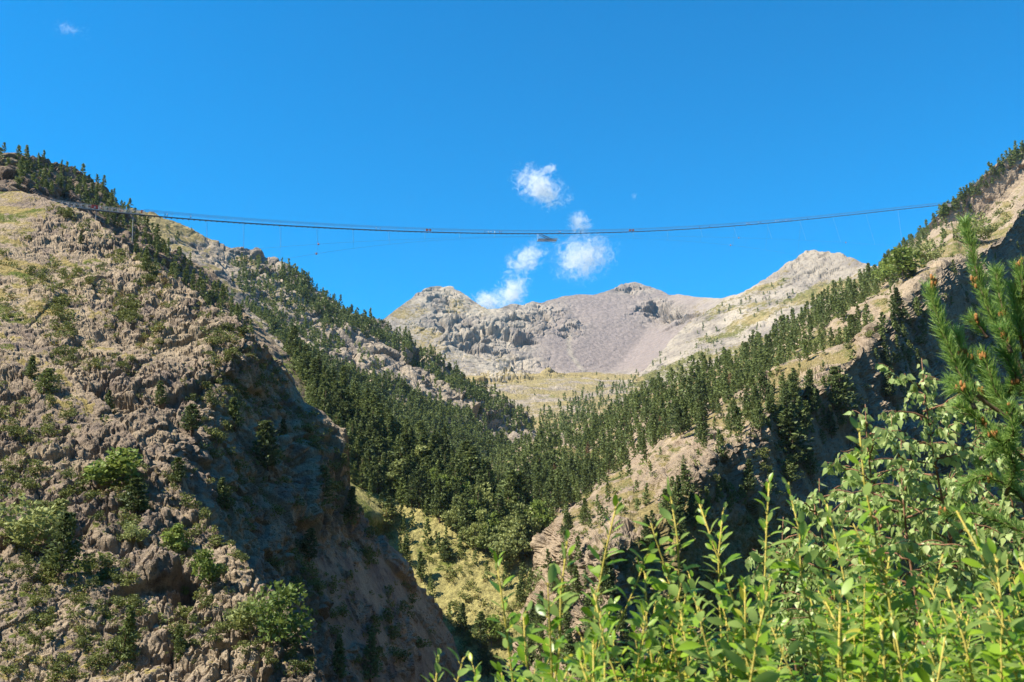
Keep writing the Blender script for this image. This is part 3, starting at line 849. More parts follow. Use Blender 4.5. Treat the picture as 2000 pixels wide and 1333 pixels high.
# trees one can single out, given by the foot and the height they have in the photo
def solo(kind, sheet, px, py, hp, label, k, wide=1.0, group=None):
    pos = sheet.at(px, py)
    H = hp * float(pos[1]) / FPX
    return make_tree(kind, pos - np.array([0, 0, 0.03 * H]), H, label, group, k, random.uniform(0, 6.28), wide, (random.gauss(0, 0.04), random.gauss(0, 0.04)))
SOLO = [
 ('pine', left, 285, 532, 44, "small round pine standing alone near the crest of the left hillside", 2, 1.25),
 ('pine', left, 158, 472, 28, "tiny pine on the upper left hillside below the bridge end", 0, 1.1),
 ('pine', left, 210, 798, 52, "dark pine at the upper end of the shaded gully on the left hillside", 0, 1.2),
 ('pine', left, 372, 852, 62, "black looking pine in shade halfway down the left gully", 5, 1.5),
 ('pine', left, 312, 780, 50, "dull green pine on the rock band above the left gully", 2, 1.2),
 ('pine', left, 520, 935, 112, "tallest dark pine of the shaded left gully", 5, 1.1),
 ('pine', left, 470, 838, 70, "lit pine growing under the reddish cliff of the left hillside", 3, 1.2),
 ('pine', left, 618, 992, 78, "dark pine close to the lower right edge of the left hillside", 2, 1.3),
 ('pine', left, 690, 1015, 66, "bushy pine against the valley wood on the edge of the left hillside", 0, 1.3),
 ('pine', left, 560, 860, 45, "small pine on the sunlit rib right of the left gully", 1, 1.3),
 ('pine', left, 600, 1095, 60, "dim pine low on the shaded slope of the left hillside", 2, 1.3),
 ('pine', left, 420, 1000, 60, "dark pine at the bottom of the left gully behind the near spur", 0, 1.3),
 ('pine', left, 660, 1330, 85, "yellowish pine at the bottom edge left of the dark hillside foot", 4, 1.1),
 ('pine', left, 730, 1330, 90, "dark pine at the bottom edge under the shaded slope", 1, 1.2),
 ('pine', spur, 112, 1150, 135, "large pine with visible trunk on the near spur beside the brown cliff", 5, 1.0),
 ('pine', spur, 240, 1290, 105, "dark conical pine at the foot of the near spur", 0, 1.0),
 ('pine', spur, 350, 1290, 70, "thin half bare pine right of the conical pine on the near spur", 3, 0.9),
 ('broadleaf', spur, 225, 965, 105, "bright green leafy tree on the crest of the near spur", 0, 1.45),
 ('pine', spur, 262, 1010, 80, "dark pine half hidden behind the bright green leafy tree", 5, 1.4),
 ('broadleaf', spur, 45, 1085, 120, "pale grey green birch at the left edge of the near spur", 2, 1.15),
 ('broadleaf', spur, 110, 1035, 60, "small pale shrubby tree above the large pine on the near spur", 3, 1.5),
 ('broadleaf', spur, 335, 1060, 72, "light green tree with white leaning stem on the near spur", 1, 1.2),
 ('broadleaf', spur, 255, 1065, 48, "grey green bushy tree in the middle of the near spur", 2, 1.3),
 ('broadleaf', spur, 400, 1150, 85, "yellow green leafy tree on the lower crest of the near spur", 0, 1.0),
 ('broadleaf', spur, 545, 1285, 125, "wide leafy tree at the lower right end of the near spur", 4, 1.0),
 ('broadleaf', spur, 490, 1245, 85, "grey green tree left of the wide leafy tree on the near spur", 2, 1.2),
 ('pine', spur, 205, 1110, 1, "", 0, 1.0),
 ('pine', spur, 85, 760, 55, "dark pine in the cluster on the upper near spur at the left edge", 2, 1.4),
 ('pine', spur, 60, 730, 45, "smaller pine left of the dark pine cluster on the upper near spur", 0, 1.4),
 ('pine', spur, 345, 945, 50, "flat topped pale pine on the near spur crest against the dark gully", 5, 1.4),
 ('broadleaf', valley, 778, 960, 70, "pale leafy tree among dark pines of the valley wood", 3, 1.2),
 ('broadleaf', valley, 820, 935, 75, "light green leafy tree sticking out of the shaded valley wood", 3, 1.1),
 ('broadleaf', valley, 940, 1010, 75, "pale birch at the right border of the lit valley wood", 2, 1.0),
 ('broadleaf', valley, 985, 1035, 70, "grey green birch beside the pale birch in the valley bottom", 3, 1.1),
 ('broadleaf', valley, 1010, 1090, 75, "pale tree at the foot of the right hillside in the valley bottom", 2, 1.0),
 ('pine', valley, 762, 1012, 42, "round dark pine alone at the top of the meadow", 2, 1.6),
 ('pine', valley, 870, 1095, 42, "squat dark pine in the middle of the meadow", 2, 1.5),
 ('pine', valley, 915, 1060, 95, "tall broad pine at the lower border of the valley wood above the meadow", 2, 0.95),
 ('broadleaf', valley, 960, 1262, 62, "dark round tree on the lower meadow behind the tall leafy shoot", 0, 1.1),
 ('broadleaf', valley, 992, 1272, 60, "slim bright tree on the lower meadow right of the dark round tree", 3, 0.7),
 ('broadleaf', valley, 1060, 1180, 75, "grey green leafy tree at the right side of the dry meadow", 2, 1.0),
 ('broadleaf', valley, 1090, 1245, 90, "large grey green leafy tree behind the tall willow shoots", 3, 1.0),
 ('broadleaf', right, 1770, 560, 78, "bright yellow green leafy tree on the lit flank of the right hillside", 0, 1.5),
 ('broadleaf', right, 1735, 560, 60, "yellow green leafy tree just left of the brightest leafy tree at right", 0, 1.3),
 ('broadleaf', right, 1815, 520, 55, "dull green leafy tree under the lit rock face at right", 2, 1.2),
 ('pine', right, 1702, 558, 45, "dark layered pine left of the bright leafy trees at right", 0, 1.2),
 ('broadleaf', right, 1905, 475, 62, "dull round tree on the shaded rock left of the young pine tip", 2, 1.2),
 ('pine', right, 1745, 610, 35, "small pine on the tan rock lip above the shaded gully", 0, 1.2),
 ('broadleaf', right, 1845, 425, 30, "reddish brown shrubby tree at the right end of the bridge", 1, 1.2),
 ('pine', right, 1560, 905, 110, "largest black pine in the shaded gully at right", 2, 1.5),
 ('pine', right, 1650, 800, 90, "broad black pine higher in the shaded gully at right", 2, 1.4),
 ('pine', right, 1545, 940, 55, "round dark pine at the edge of the brown shaded grass", 2, 1.6),
 ('pine', right, 1375, 870, 62, "green pine in sun and shade at the lower border of the right wood", 0, 1.2),
]
M_RUST = leaf_mat("dead_needles", (0.13, 0.075, 0.04), (0.26, 0.16, 0.08), 0.1)
_v, _f, _t = pine_crown(190, 44, 9, 0.055, R=0.2, base=0.18)
PINES.append((np_mesh("dead_crown", _v, _f, M_RUST, False, face_attr=dict(tint=_t)), PINES[0][1]))
for px, py, hp, lab in ((1150, 905, 38, "rust brown dead pine low in the wood on the right hillside"), (1290, 850, 40, "rust brown dead pine at the middle of the right wood"), (1085, 940, 36, "rust brown dead pine near the valley end of the right wood"), (1425, 770, 44, "rust brown dead pine at the lower border of the right wood")):
    SOLO.append(('pine', right, px, py, hp, lab, 6, 1.0))
for a in SOLO:
    if a[5]: solo(*a)
rb = random.Random(5)
k = 0
while k < 26:
    x, y = rb.uniform(720, 1075), rb.uniform(930, 1120)
    if not inside([(720, 930), (820, 900), (930, 985), (1070, 1030), (1080, 1110), (980, 1110), (860, 1040)], np.array([x]), np.array([y]))[0]: continue
    pos = valley.at(x, y)
    H = rb.uniform(45, 85) * float(pos[1]) / FPX
    make_tree('broad', pos - np.array([0, 0, 0.03 * H]), H, "pale leafy tree mixed into the lower border of the valley wood", "pale leafy trees of the valley wood", rb.choice([0, 1, 2, 3, 3]), rb.uniform(0, 6.28), rb.uniform(0.75, 1.0))
    k += 1
npine = sum(1 for a in SOLO if a[0] == 'pine' and a[5])

vis = sorted([t for t in TREES if t['vis']], key=lambda t: -t['hp'])
single = vis[:296 - npine]
ids = set(id(t) for t in single)
for t in single:
    make_tree('pine', t['pos'] - np.array([0, 0, 0.03 * t['H']]), t['H'], t['label'], t['group'], random.randrange(6), random.uniform(0, 6.28), random.uniform(0.85, 1.2), (random.gauss(0, 0.03), random.gauss(0, 0.03)))

def merged(ts, protos_small, protos_tiny):
    Vs, Fs, Ts, o = [], [], [], 0
    r = np.random.default_rng(3)
    for t in ts:
        V, F, T = (protos_small if t['hp'] > 24 else protos_tiny)[r.integers(6)]
        a = r.uniform(0, 6.28); c, s_ = math.cos(a), math.sin(a)
        w = t['H'] * r.uniform(0.85, 1.2)
        v = np.stack([(V[:, 0] * c - V[:, 1] * s_) * w, (V[:, 0] * s_ + V[:, 1] * c) * w, V[:, 2] * t['H']], -1) + t['pos'] - [0, 0, 0.02 * t['H']]
        Vs.append(v); Fs.append(F + o); o += len(V)
        Ts.append(np.clip(T * 0.7 + r.uniform(-0.1, 0.65), 0, 1.3))
    return np.concatenate(Vs), np.concatenate(Fs), np.concatenate(Ts)
V, F, T = merged([t for t in TREES if id(t) not in ids], SMALLP, TINYP)
o = obj("pine_forest", np_mesh("pine_forest", V, F, M_PINE, False, face_attr=dict(tint=T)))
tag(o, "distant dark pine forest covering the middle mountain and the hillsides beyond", "forest", kind='stuff')

# bushes on the rocky hillsides
BL = []
def bushes(sheet, poly, n, hp, seed, label, group, clump=0.2, cl=60.0):
    r = np.random.default_rng(seed)
    p = np.array(poly, float)
    x = r.uniform(p[:, 0].min(), p[:, 0].max(), n * 12)
    y = r.uniform(p[:, 1].min(), p[:, 1].max(), n * 12)
    f = fbm(np.stack([x / cl, y / cl, x * 0 + seed], -1), 3, seed)
    m = inside(poly, x, y) & sheet.covers(x, y) & (r.random(len(x)) < sstep(clump - 0.3, clump + 0.3, f + 0.25))
    x, y = x[m][:n], y[m][:n]
    pos = sheet.at(x, y)
    h = hp[0] * (hp[1] / hp[0]) ** (r.random(len(x)) ** 1.6)
    fd = front_depth(x, y - h * 0.5, sheet)
    for i in range(len(x)):
        if fd[i] < pos[i, 1] - 2: continue
        BL.append(dict(pos=pos[i], H=h[i] * pos[i, 1] / FPX, hp=h[i], label=label, group=group))
LB = [(0, 390), (110, 405), (330, 540), (540, 700), (600, 830), (680, 950), (560, 900), (400, 780), (250, 730), (140, 720), (0, 650)]
bushes(left, LB, 1100, (4, 19), 21, "low green bush among the sunlit rocks of the upper left hillside", "bushes on the upper left hillside")
bushes(left, [(110, 398), (260, 480), (420, 590), (540, 690), (640, 880), (600, 850), (500, 690), (380, 590), (240, 500), (110, 425)], 40, (7, 22), 22, "green bush along the skyline crest of the left hillside", "bushes on the left crest", 0.0)
bushes(left, [(250, 760), (480, 850), (640, 930), (760, 1080), (880, 1260), (700, 1330), (600, 1250), (450, 1060), (330, 890)], 260, (6, 26), 23, "dark bush in the shade of the left gully", "bushes in the shaded left gully")
bushes(spur, [(0, 680), (140, 750), (300, 900), (420, 1020), (560, 1190), (620, 1330), (0, 1330)], 800, (5, 26), 24, "green bush between the rocks of the near spur", "bushes on the near spur", 0.15)
bushes(valley, [(660, 930), (860, 1050), (1040, 1130), (1060, 1330), (900, 1330), (760, 1080)], 360, (4, 15), 25, "low bush on the dry meadow in the valley", "bushes on the meadow", 0.2, 40)
bushes(right, [(1060, 1050), (1400, 800), (1640, 620), (1800, 540), (1900, 430), (2000, 330), (2000, 420), (1700, 640), (1500, 800), (1300, 960), (1140, 1060)], 330, (5, 17), 26, "olive bush on the lit rock of the right hillside crest", "bushes on the right crest", 0.1)
bushes(right, [(1300, 980), (1500, 780), (1700, 640), (2000, 450), (2000, 900), (1600, 1000), (1250, 1250)], 330, (6, 20), 27, "dark bush on the shaded side of the right hillside", "bushes on the shaded right side", 0.2)
BL.sort(key=lambda b: -b['hp'])
for b in BL[:298]:
    o = obj("bush", BUSHES[random.randrange(5)])
    w = random.uniform(0.8, 1.3)
    o.location = tuple(b['pos']); o.rotation_euler = (0, 0, random.uniform(0, 6.28)); o.scale = (b['H'] * w, b['H'] * w, b['H'])
    tag(o, b['label'], "bush", b['group'])
SB = [broad_crown(500 + k, 6, 11, 0.26, rx=0.9, base=-0.2) for k in range(6)]
V, F, T = merged([dict(hp=10, H=b['H'], pos=b['pos']) for b in BL[298:]], SB, SB)
tag(obj("scrub", np_mesh("scrub", V, F, M_BUSH, False, face_attr=dict(tint=T))), "small low scrub dotted over the rocky hillsides", "scrub", kind='stuff')

# ------------------------------------------------------------------ the suspension footbridge
def plain_mat(name, col, rough=0.6, spec=0.3, metal=0.0, var=0.25, sc=6.0):
    m, nt, out = new_mat(name)
    tc = nt.nodes.new("ShaderNodeTexCoord").outputs['Object']
    p = principled(nt, out, mixc(nt, ramp(nt, noise(nt, tc, sc, 4), 0.3, 0.7), tuple(c * (1 - var) for c in col), col), rough, spec)
    p.inputs['Metallic'].default_value = metal
    return m
M_STEEL = plain_mat("galvanised_steel", (0.70, 0.71, 0.72), 0.5, 0.4, 0.0)
M_DARK = plain_mat("dark_steel", (0.13, 0.14, 0.155), 0.6, 0.3, 0.2)
M_CABLE = plain_mat("cable_steel", (0.17, 0.19, 0.22), 0.6, 0.3, 0.0)
M_ORANGE = plain_mat("orange_board", (0.9, 0.24, 0.07))
M_RED = plain_mat("red_paint", (0.60, 0.06, 0.05))
M_WHITE = plain_mat("white_paint", (0.80, 0.80, 0.78))
DECK = np.array([(96, 397), (130, 407), (200, 412), (270, 418.5), (370, 428), (500, 437), (650, 445.5), (835, 453), (955, 456.5), (1065, 457.5), (1160, 455), (1230, 452), (1400, 443.5), (1540, 432.5), (1680, 418), (1800, 405), (1850, 399)], float)
YL, YR = float(left.at(110, 400)[1]) + 4.0, float(right.at(1838, 408)[1]) - 1.0
def bridge_y(px): return YL + (YR - YL) * (px - 96.0) / (1850.0 - 96.0)
def deck_pt(px, up=0.0, side=0.0):
    px = np.asarray(px, float)
    # smooth sag through the measured points
    co = np.polyfit((DECK[:, 0] - 1000) / 1000, DECK[:, 1], 5)
    p = W(px, np.polyval(co, (px - 1000) / 1000), bridge_y(px))
    ax = W(1850, 399, YR) - W(96, 397, YL); ax[2] = 0; ax /= np.linalg.norm(ax)
    acr = np.array([-ax[1], ax[0], 0])
    return p + acr * side + np.array([0, 0, 1.0]) * up
def sweep(path, w, h):
    """box section beam along a path: full width w across, height h"""
    t = np.gradient(path, axis=0); t[:, 2] = 0; t = unit(t)
    a = np.stack([-t[:, 1], t[:, 0], 0 * t[:, 0]], -1)
    up = np.array([0, 0, 1.0])
    c = [path + a * (i * w / 2) + up * (j * h / 2) for i, j in ((-1, -1), (1, -1), (1, 1), (-1, 1))]
    V = np.stack(c, 1); n = len(path)
    idx = np.arange(n * 4).reshape(n, 4); nx = np.roll(idx, -1, 1)
    F = np.stack([idx[:-1], nx[:-1], nx[1:], idx[1:]], -1).reshape(-1, 4)
    return V.reshape(-1, 3), np.concatenate([F, idx[0][None, ::-1], idx[-1][None]]), np.zeros((0, 3), int)
def bar(a, b, r, sides=5):
    return tube(np.array([a, b], float), [r, r], sides)
def mesh_of(name, parts, mat, smooth=False):
    V, F = join(parts)
    return np_mesh(name, V, F, mat, smooth)

bridge = empty("suspension_footbridge", tuple(deck_pt(973.0)))
tag(bridge, "long thin suspension footbridge sagging across the whole valley between the two hillsides", "footbridge")
def bpart(name, me, parent=None):
    o = obj(name, me, parent or bridge)
    if (parent or bridge) is bridge: o.matrix_parent_inverse = Matrix.Translation(bridge.location).inverted()
    return o
PXS = np.linspace(96, 1850, 260)
dk = [sweep(deck_pt(PXS, -0.12), 1.25, 0.34)]
for q in np.arange(280, 1850, 11.1): dk.append(sweep(np.stack([deck_pt(q, -0.42, -0.75), deck_pt(q, -0.42, 0.75)]), 0.28, 0.3))
bpart("deck", mesh_of("deck", dk, M_DARK))
for s_ in (-1, 1):
    bpart("main_cable", mesh_of("main_cable", [tube(deck_pt(PXS[27:], 2.3, 0.8 * s_), 0.065, 5)], M_CABLE, True))
    bpart("handrail", mesh_of("handrail", [tube(deck_pt(PXS[25:], 1.55, 0.7 * s_), 0.045, 5)], M_CABLE, True))
    bpart("steel_rail", mesh_of("steel_rail", [sweep(deck_pt(PXS[:28], h, 0.72 * s_), 0.09, w) for h, w in ((1.75, 0.14), (1.15, 0.06), (0.55, 0.06), (0.02, 0.3))], M_STEEL))
    bpart("side_net", mesh_of("side_net", [bar(deck_pt(q, 0, 0.68 * s_), deck_pt(q + 1.0, 1.55, 0.7 * s_), 0.006, 3) for q in np.arange(280, 1848, 3.7)], M_STEEL))
    for q in np.arange(120, 282, 12.3):
        bpart("post", mesh_of("post", [bar(deck_pt(q, -0.2, 0.72 * s_), deck_pt(q, 1.8, 0.72 * s_), 0.085)], M_STEEL))
    for q in np.arange(300, 1845, 35.2):
        bpart("hanger", mesh_of("hanger", [bar(deck_pt(q, -0.3, 0.78 * s_), deck_pt(q, 2.3, 0.8 * s_), 0.04, 4)], M_CABLE))
C1 = np.array([(300, 507), (389, 498), (532, 484), (699, 472), (850, 465), (1000, 463), (1100, 463), (1300, 460.5), (1440, 464), (1605, 472), (1668, 476), (1775, 483)], float)
C2 = np.array([(370, 546), (460, 525), (539, 510), (700, 485), (850, 469), (1000, 464.5), (1160, 463.5), (1300, 469), (1426, 479), (1552, 499), (1600, 509)], float)
def wind(tab, px, side):
    px = np.asarray(px, float)
    co = np.polyfit((tab[:, 0] - 1000) / 1000, tab[:, 1], 5)
    off = side * (2.0 + 14.0 * np.abs(px - 1030) / 800)
    return W(px, np.polyval(co, (px - 1000) / 1000), bridge_y(px) + off)
bpart("wind_cable", mesh_of("wind_cable", [tube(wind(C1, np.linspace(300, 1775, 90), 1), 0.05, 5)], M_CABLE, True))
bpart("wind_cable", mesh_of("wind_cable", [tube(wind(C2, np.linspace(366, 1602, 90), -1), 0.05, 5)], M_CABLE, True))
for q in (332, 404, 476, 548, 620, 690, 760, 830, 898, 966, 1034, 1102, 1170, 1237, 1304, 1369, 1434, 1499, 1563, 1628, 1692, 1755):
    if 300 < q < 1760:
        slant = 0.13 * max(0, q - 1300) / 3
        bpart("stay", mesh_of("stay", [bar(deck_pt(q, -0.4, 0.7), wind(C1, q + (slant if q < 1750 else 8), 1), 0.045, 4)], M_STEEL))
    if 360 < q < 1610:
        bpart("stay", mesh_of("stay", [bar(deck_pt(q, -0.4, -0.7), wind(C2, q - 0.02 * max(0, q - 1300), -1), 0.04, 4)], M_CABLE))
for q, yy in ((187, 440), (259, 474)):
    bpart("stay", mesh_of("stay", [bar(deck_pt(q, -0.2, -0.7), W(q - 1, yy, float(bridge_y(q)) - 1.0), 0.09, 5)], M_STEEL))
# anchor blocks at both ends
def block(c, sx, sy, sz, name):
    bm = np.array([[i, j, k] for k in (-1, 1) for i, j in ((-1, -1), (1, -1), (1, 1), (-1, 1))], float) * np.array([sx, sy, sz]) / 2 + c
    F = np.array([[3, 2, 1, 0], [4, 5, 6, 7], [0, 1, 5, 4], [1, 2, 6, 5], [2, 3, 7, 6], [3, 0, 4, 7]])
    return bm, F, np.zeros((0, 3), int)
M_CONC = plain_mat("concrete", (0.42, 0.39, 0.35), 0.9, 0.1)
bpart("anchor_block", mesh_of("anchor_block", [block(deck_pt(96, -1.9), 4, 4, 3.4, "")], M_CONC))
bpart("anchor_block", mesh_of("anchor_block", [block(deck_pt(1852, -1.9), 4, 4, 3.4, "")], M_CONC))

# hanging platform under the middle of the bridge
pl_ = empty("hanging_platform", tuple(W(1066, 472, float(bridge_y(1066)))))
tag(pl_, "slanting steel lattice platform hung below the middle of the footbridge", "viewing platform")
def q3(px, py, dy): return W(px, py, float(bridge_y(1066)) + dy)
def ppart(name, parts, mat):
    o = obj(name, mesh_of(name, parts, mat), pl_)
    o.matrix_parent_inverse = Matrix.Translation(pl_.location).inverted()
    return o
Af, Bf, Ab, Bb = q3(1049, 472, -2.2), q3(1085, 473.2, -2.2), q3(1053, 466.2, 2.2), q3(1089, 466.2, 2.2)
ppart("frame", [bar(a, b, 0.17) for a, b in ((Af, Bf), (Ab, Bb), (Af, Ab), (Bf, Bb))], M_DARK)
lat = []
for k in range(1, 11):
    f = k / 11
    lat.append(bar(Af + (Bf - Af) * f, Ab + (Bb - Ab) * f, 0.12))
    lat.append(bar(Af + (Bf - Af) * (f - 0.06), Ab + (Bb - Ab) * (f + 0.05), 0.07))
ppart("floor_grating", lat + [sweep(np.stack([(Af + Ab) / 2, (Bf + Bb) / 2]), 3.0, 0.08)], plain_mat("worn_grating", (0.34, 0.31, 0.25), 0.8, 0.2))
ppart("railing", [bar(Af + [0, 0, 1.1], Bf + [0, 0, 1.1], 0.05), bar(Ab + [0, 0, 1.1], Bb + [0, 0, 1.1], 0.05)] + [bar(Af + (Bf - Af) * f, Af + (Bf - Af) * f + [0, 0, 1.1], 0.05) for f in np.linspace(0, 1, 8)], M_STEEL)
for d in (-1.4, 1.4):
    st = [bar(q3(1054, 456.0, d), q3(1079 + d * 1.2, 468.5, d), 0.16), bar(q3(1052, 458.5, d), q3(1074 + d * 1.2, 469.5, d), 0.13)]
    st += [bar(q3(1054 + 24 * f, 456.0 + 12.3 * f, d), q3(1052 + 22 * f, 458.5 + 10.8 * f, d), 0.08) for f in np.linspace(0.05, 0.95, 9)]
    ppart("stair", st, M_DARK)
ppart("hanger_rod", [bar(q3(1049.3, 457.5, -2), q3(1049.3, 472, -2.2), 0.12), bar(q3(1051, 457, 2), q3(1053, 466.4, 2.2), 0.1)], M_WHITE)

# red balls that mark the stay cables
def sphere(c, r, nu=12, nv=8):
    V = [[0, 0, 1]]
    for j in range(1, nv):
        for i in range(nu):
            t, p = math.pi * j / nv, 2 * math.pi * i / nu
            V.append([math.sin(t) * math.cos(p), math.sin(t) * math.sin(p), math.cos(t)])
    V.append([0, 0, -1])
    Q = [[1 + j * nu + i, 1 + (j + 1) * nu + i, 1 + (j + 1) * nu + (i + 1) % nu, 1 + j * nu + (i + 1) % nu] for j in range(nv - 2) for i in range(nu)]
    n = len(V)
    T = [[0, 1 + i, 1 + (i + 1) % nu] for i in range(nu)] + [[n - 1, 1 + (nv - 2) * nu + (i + 1) % nu, 1 + (nv - 2) * nu + i] for i in range(nu)]
    return np.array(V) * r + np.asarray(c), np.array(Q), np.array(T)
ballm = mesh_of("marker_ball", [sphere((0, 0, 0), 0.58)], M_RED, True)
bandm = mesh_of("band", [tube(np.array([[0, 0, -0.1], [0, 0, 0.1]]), 0.60, 14)], M_WHITE)
for (q, y, tab, sd, lab) in ((622, 473, C1, 1, "upper red marker ball on a stay under the left third of the bridge"), (618, 494, C2, -1, "lowest red marker ball, on a stay under the left third of the bridge"),
                   (1443, 463, C1, 1, "red marker ball on a short slanting stay right of the bridge middle"), (1427, 478, C2, -1, "red marker ball hanging low on a vertical stay right of the bridge middle"), (1652, 473, C1, 1, "red marker ball nearest the right wooded hillside")):
    e = empty("marker_ball", tuple(wind(tab, q, sd)))
    tag(e, lab, "marker ball", "red marker balls under the bridge")
    obj("ball", ballm, e); obj("band", bandm, e)

# boards on the railing
def board(px, w, h, mat, label, emblem=False):
    a, b = deck_pt(px - w / 2, 0.35, -0.82), deck_pt(px + w / 2, 0.35, -0.82)
    e = empty("warning_board", tuple((a + b) / 2))
    tag(e, label, "board", None)
    P0 = (a + b) / 2
    pp = np.stack([a, b]) - P0
    obj("panel", mesh_of("panel", [sweep(pp + [0, 0, h / 2], 0.06, h)], mat), e)
    if emblem:
        d = unit(b - a); n = np.array([d[1], -d[0], 0])
        V = []
        for x, z in ((-0.7, 0.12), (-0.1, h * 0.8), (0.2, h * 0.45), (0.42, h * 0.62), (0.75, 0.12)):
            V.append(d * x + np.array([0, 0, z]) + n * 0.045)
        V = np.array(V)
        me = np_mesh("emblem", V, [np.array([[0, 1, 2], [0, 2, 4], [2, 3, 4]])], M_WHITE)
        obj("emblem", me, e)
board(183, 12.5, 1.45, M_RED, "red board with a white peak shaped emblem on the left end of the bridge railing", True)
board(275, 3.4, 1.5, M_ORANGE, "narrow orange board where the steel railing ends on the left")
board(832.5, 5.0, 1.35, M_ORANGE, "orange board on the railing left of the bridge middle")
board(838.5, 4.0, 1.35, M_ORANGE, "smaller orange board right beside the first one left of the bridge middle")
board(1229, 4.4, 1.35, M_ORANGE, "orange board on the railing right of the bridge middle")
board(1235, 4.4, 1.35, M_ORANGE, "orange board on its right side close beside its twin right of the bridge middle")

# walkers on the bridge: one continuous body, clothing and hair over it
def figure(step):
    """joints of a walking figure 1.7 m tall, grown with a skin modifier"""
    s_ = step
    J = dict(pelvis=(0, 0, 0.92), waist=(0, 0, 1.08), chest=(0, 0.01, 1.30), neck=(0, 0.02, 1.44), jaw=(0, 0.05, 1.51), head=(0, 0.04, 1.60), crown=(0, 0.03, 1.68),
             hl=(0.10, 0, 0.88), kl=(0.11, 0.10 * s_ + 0.03, 0.49), al=(0.11, 0.20 * s_, 0.09), tl=(0.11, 0.20 * s_ + 0.16, 0.04),
             hr=(-0.10, 0, 0.88), kr=(-0.11, -0.06 * s_ + 0.03, 0.49), ar=(-0.11, -0.22 * s_, 0.09), tr=(-0.11, -0.22 * s_ + 0.16, 0.04),
             sl=(0.19, 0, 1.38), el=(0.25, -0.08 * s_, 1.11), wl=(0.25, -0.02 * s_ + 0.10, 0.88), fl=(0.24, 0.13, 0.79),
             sr=(-0.19, 0, 1.38), er=(-0.25, 0.08 * s_, 1.11), wr=(-0.25, 0.12 * s_ + 0.06, 0.88), fr=(-0.24, 0.15, 0.79))
    R = dict(pelvis=.15, waist=.13, chest=.15, neck=.055, jaw=.075, head=.095, crown=.06, hl=.095, kl=.062, al=.042, tl=.038, hr=.095, kr=.062, ar=.042, tr=.038,
             sl=.062, el=.045, wl=.03, fl=.028, sr=.062, er=.045, wr=.03, fr=.028)
    E = [('pelvis', 'waist'), ('waist', 'chest'), ('chest', 'neck'), ('neck', 'jaw'), ('jaw', 'head'), ('head', 'crown'), ('pelvis', 'hl'), ('hl', 'kl'), ('kl', 'al'), ('al', 'tl'), ('pelvis', 'hr'), ('hr', 'kr'), ('kr', 'ar'), ('ar', 'tr'),
         ('chest', 'sl'), ('sl', 'el'), ('el', 'wl'), ('wl', 'fl'), ('chest', 'sr'), ('sr', 'er'), ('er', 'wr'), ('wr', 'fr')]
    return J, R, E
def skin_mesh(name, J, R, E, mat, keys=None, grow=0.0):
    ks = [k for k in J if keys is None or k in keys]
    ed = [(ks.index(a), ks.index(b)) for a, b in E if a in ks and b in ks]
    me = bpy.data.meshes.new(name)
    me.from_pydata([J[k] for k in ks], ed, [])
    o = bpy.data.objects.new(name, me); COL.objects.link(o)
    o.modifiers.new("skin", 'SKIN'); sd = o.modifiers.new("sub", 'SUBSURF'); sd.levels = 1; sd.render_levels = 1
    for i, k in enumerate(ks):
        me.skin_vertices[0].data[i].radius = (R[k] + grow,) * 2
        me.skin_vertices[0].data[i].use_root = i == 0
    dg = bpy.context.evaluated_depsgraph_get(); dg.update()
    out = bpy.data.meshes.new_from_object(o.evaluated_get(dg))
    bpy.data.objects.remove(o); bpy.data.meshes.remove(me)
    out.name = name
    out.materials.clear(); out.materials.append(mat)
    return out
M_SKIN = plain_mat("skin", (0.55, 0.34, 0.25), 0.6)
M_HAIR = plain_mat("hair", (0.06, 0.04, 0.03), 0.7)
FIG = []
for st in (1.0, -0.6):
    J, R, E = figure(st)
    FIG.append(dict(body=skin_mesh("body", J, R, E, M_SKIN), shirt=(J, R, E), hair=mesh_of("hair", [sphere((0, 0.015, 1.635), 0.108, 10, 6)], M_HAIR, True)))
COLS = dict(white=(0.85, 0.85, 0.83), dark=(0.04, 0.045, 0.06), red=(0.6, 0.07, 0.06), blue=(0.10, 0.17, 0.35), grey=(0.3, 0.31, 0.33), black=(0.03, 0.02, 0.035), denim=(0.10, 0.13, 0.20), tan=(0.45, 0.36, 0.25))
MATS = {k: plain_mat(k + "_cloth", v, 0.9, 0.1) for k, v in COLS.items()}
CLOTH = {}
def cloth(kind, f, colr):
    if (kind, f, colr) not in CLOTH:
        J, R, E = FIG[f]['shirt']
        keys = ('waist', 'chest', 'sl', 'el', 'sr', 'er', 'pelvis') if kind == 'shirt' else ('pelvis', 'hl', 'kl', 'al', 'hr', 'kr', 'ar')
        CLOTH[kind, f, colr] = skin_mesh(kind, J, R, E, MATS[colr], keys, 0.018 if kind == 'shirt' else 0.012)
    return CLOTH[kind, f, colr]
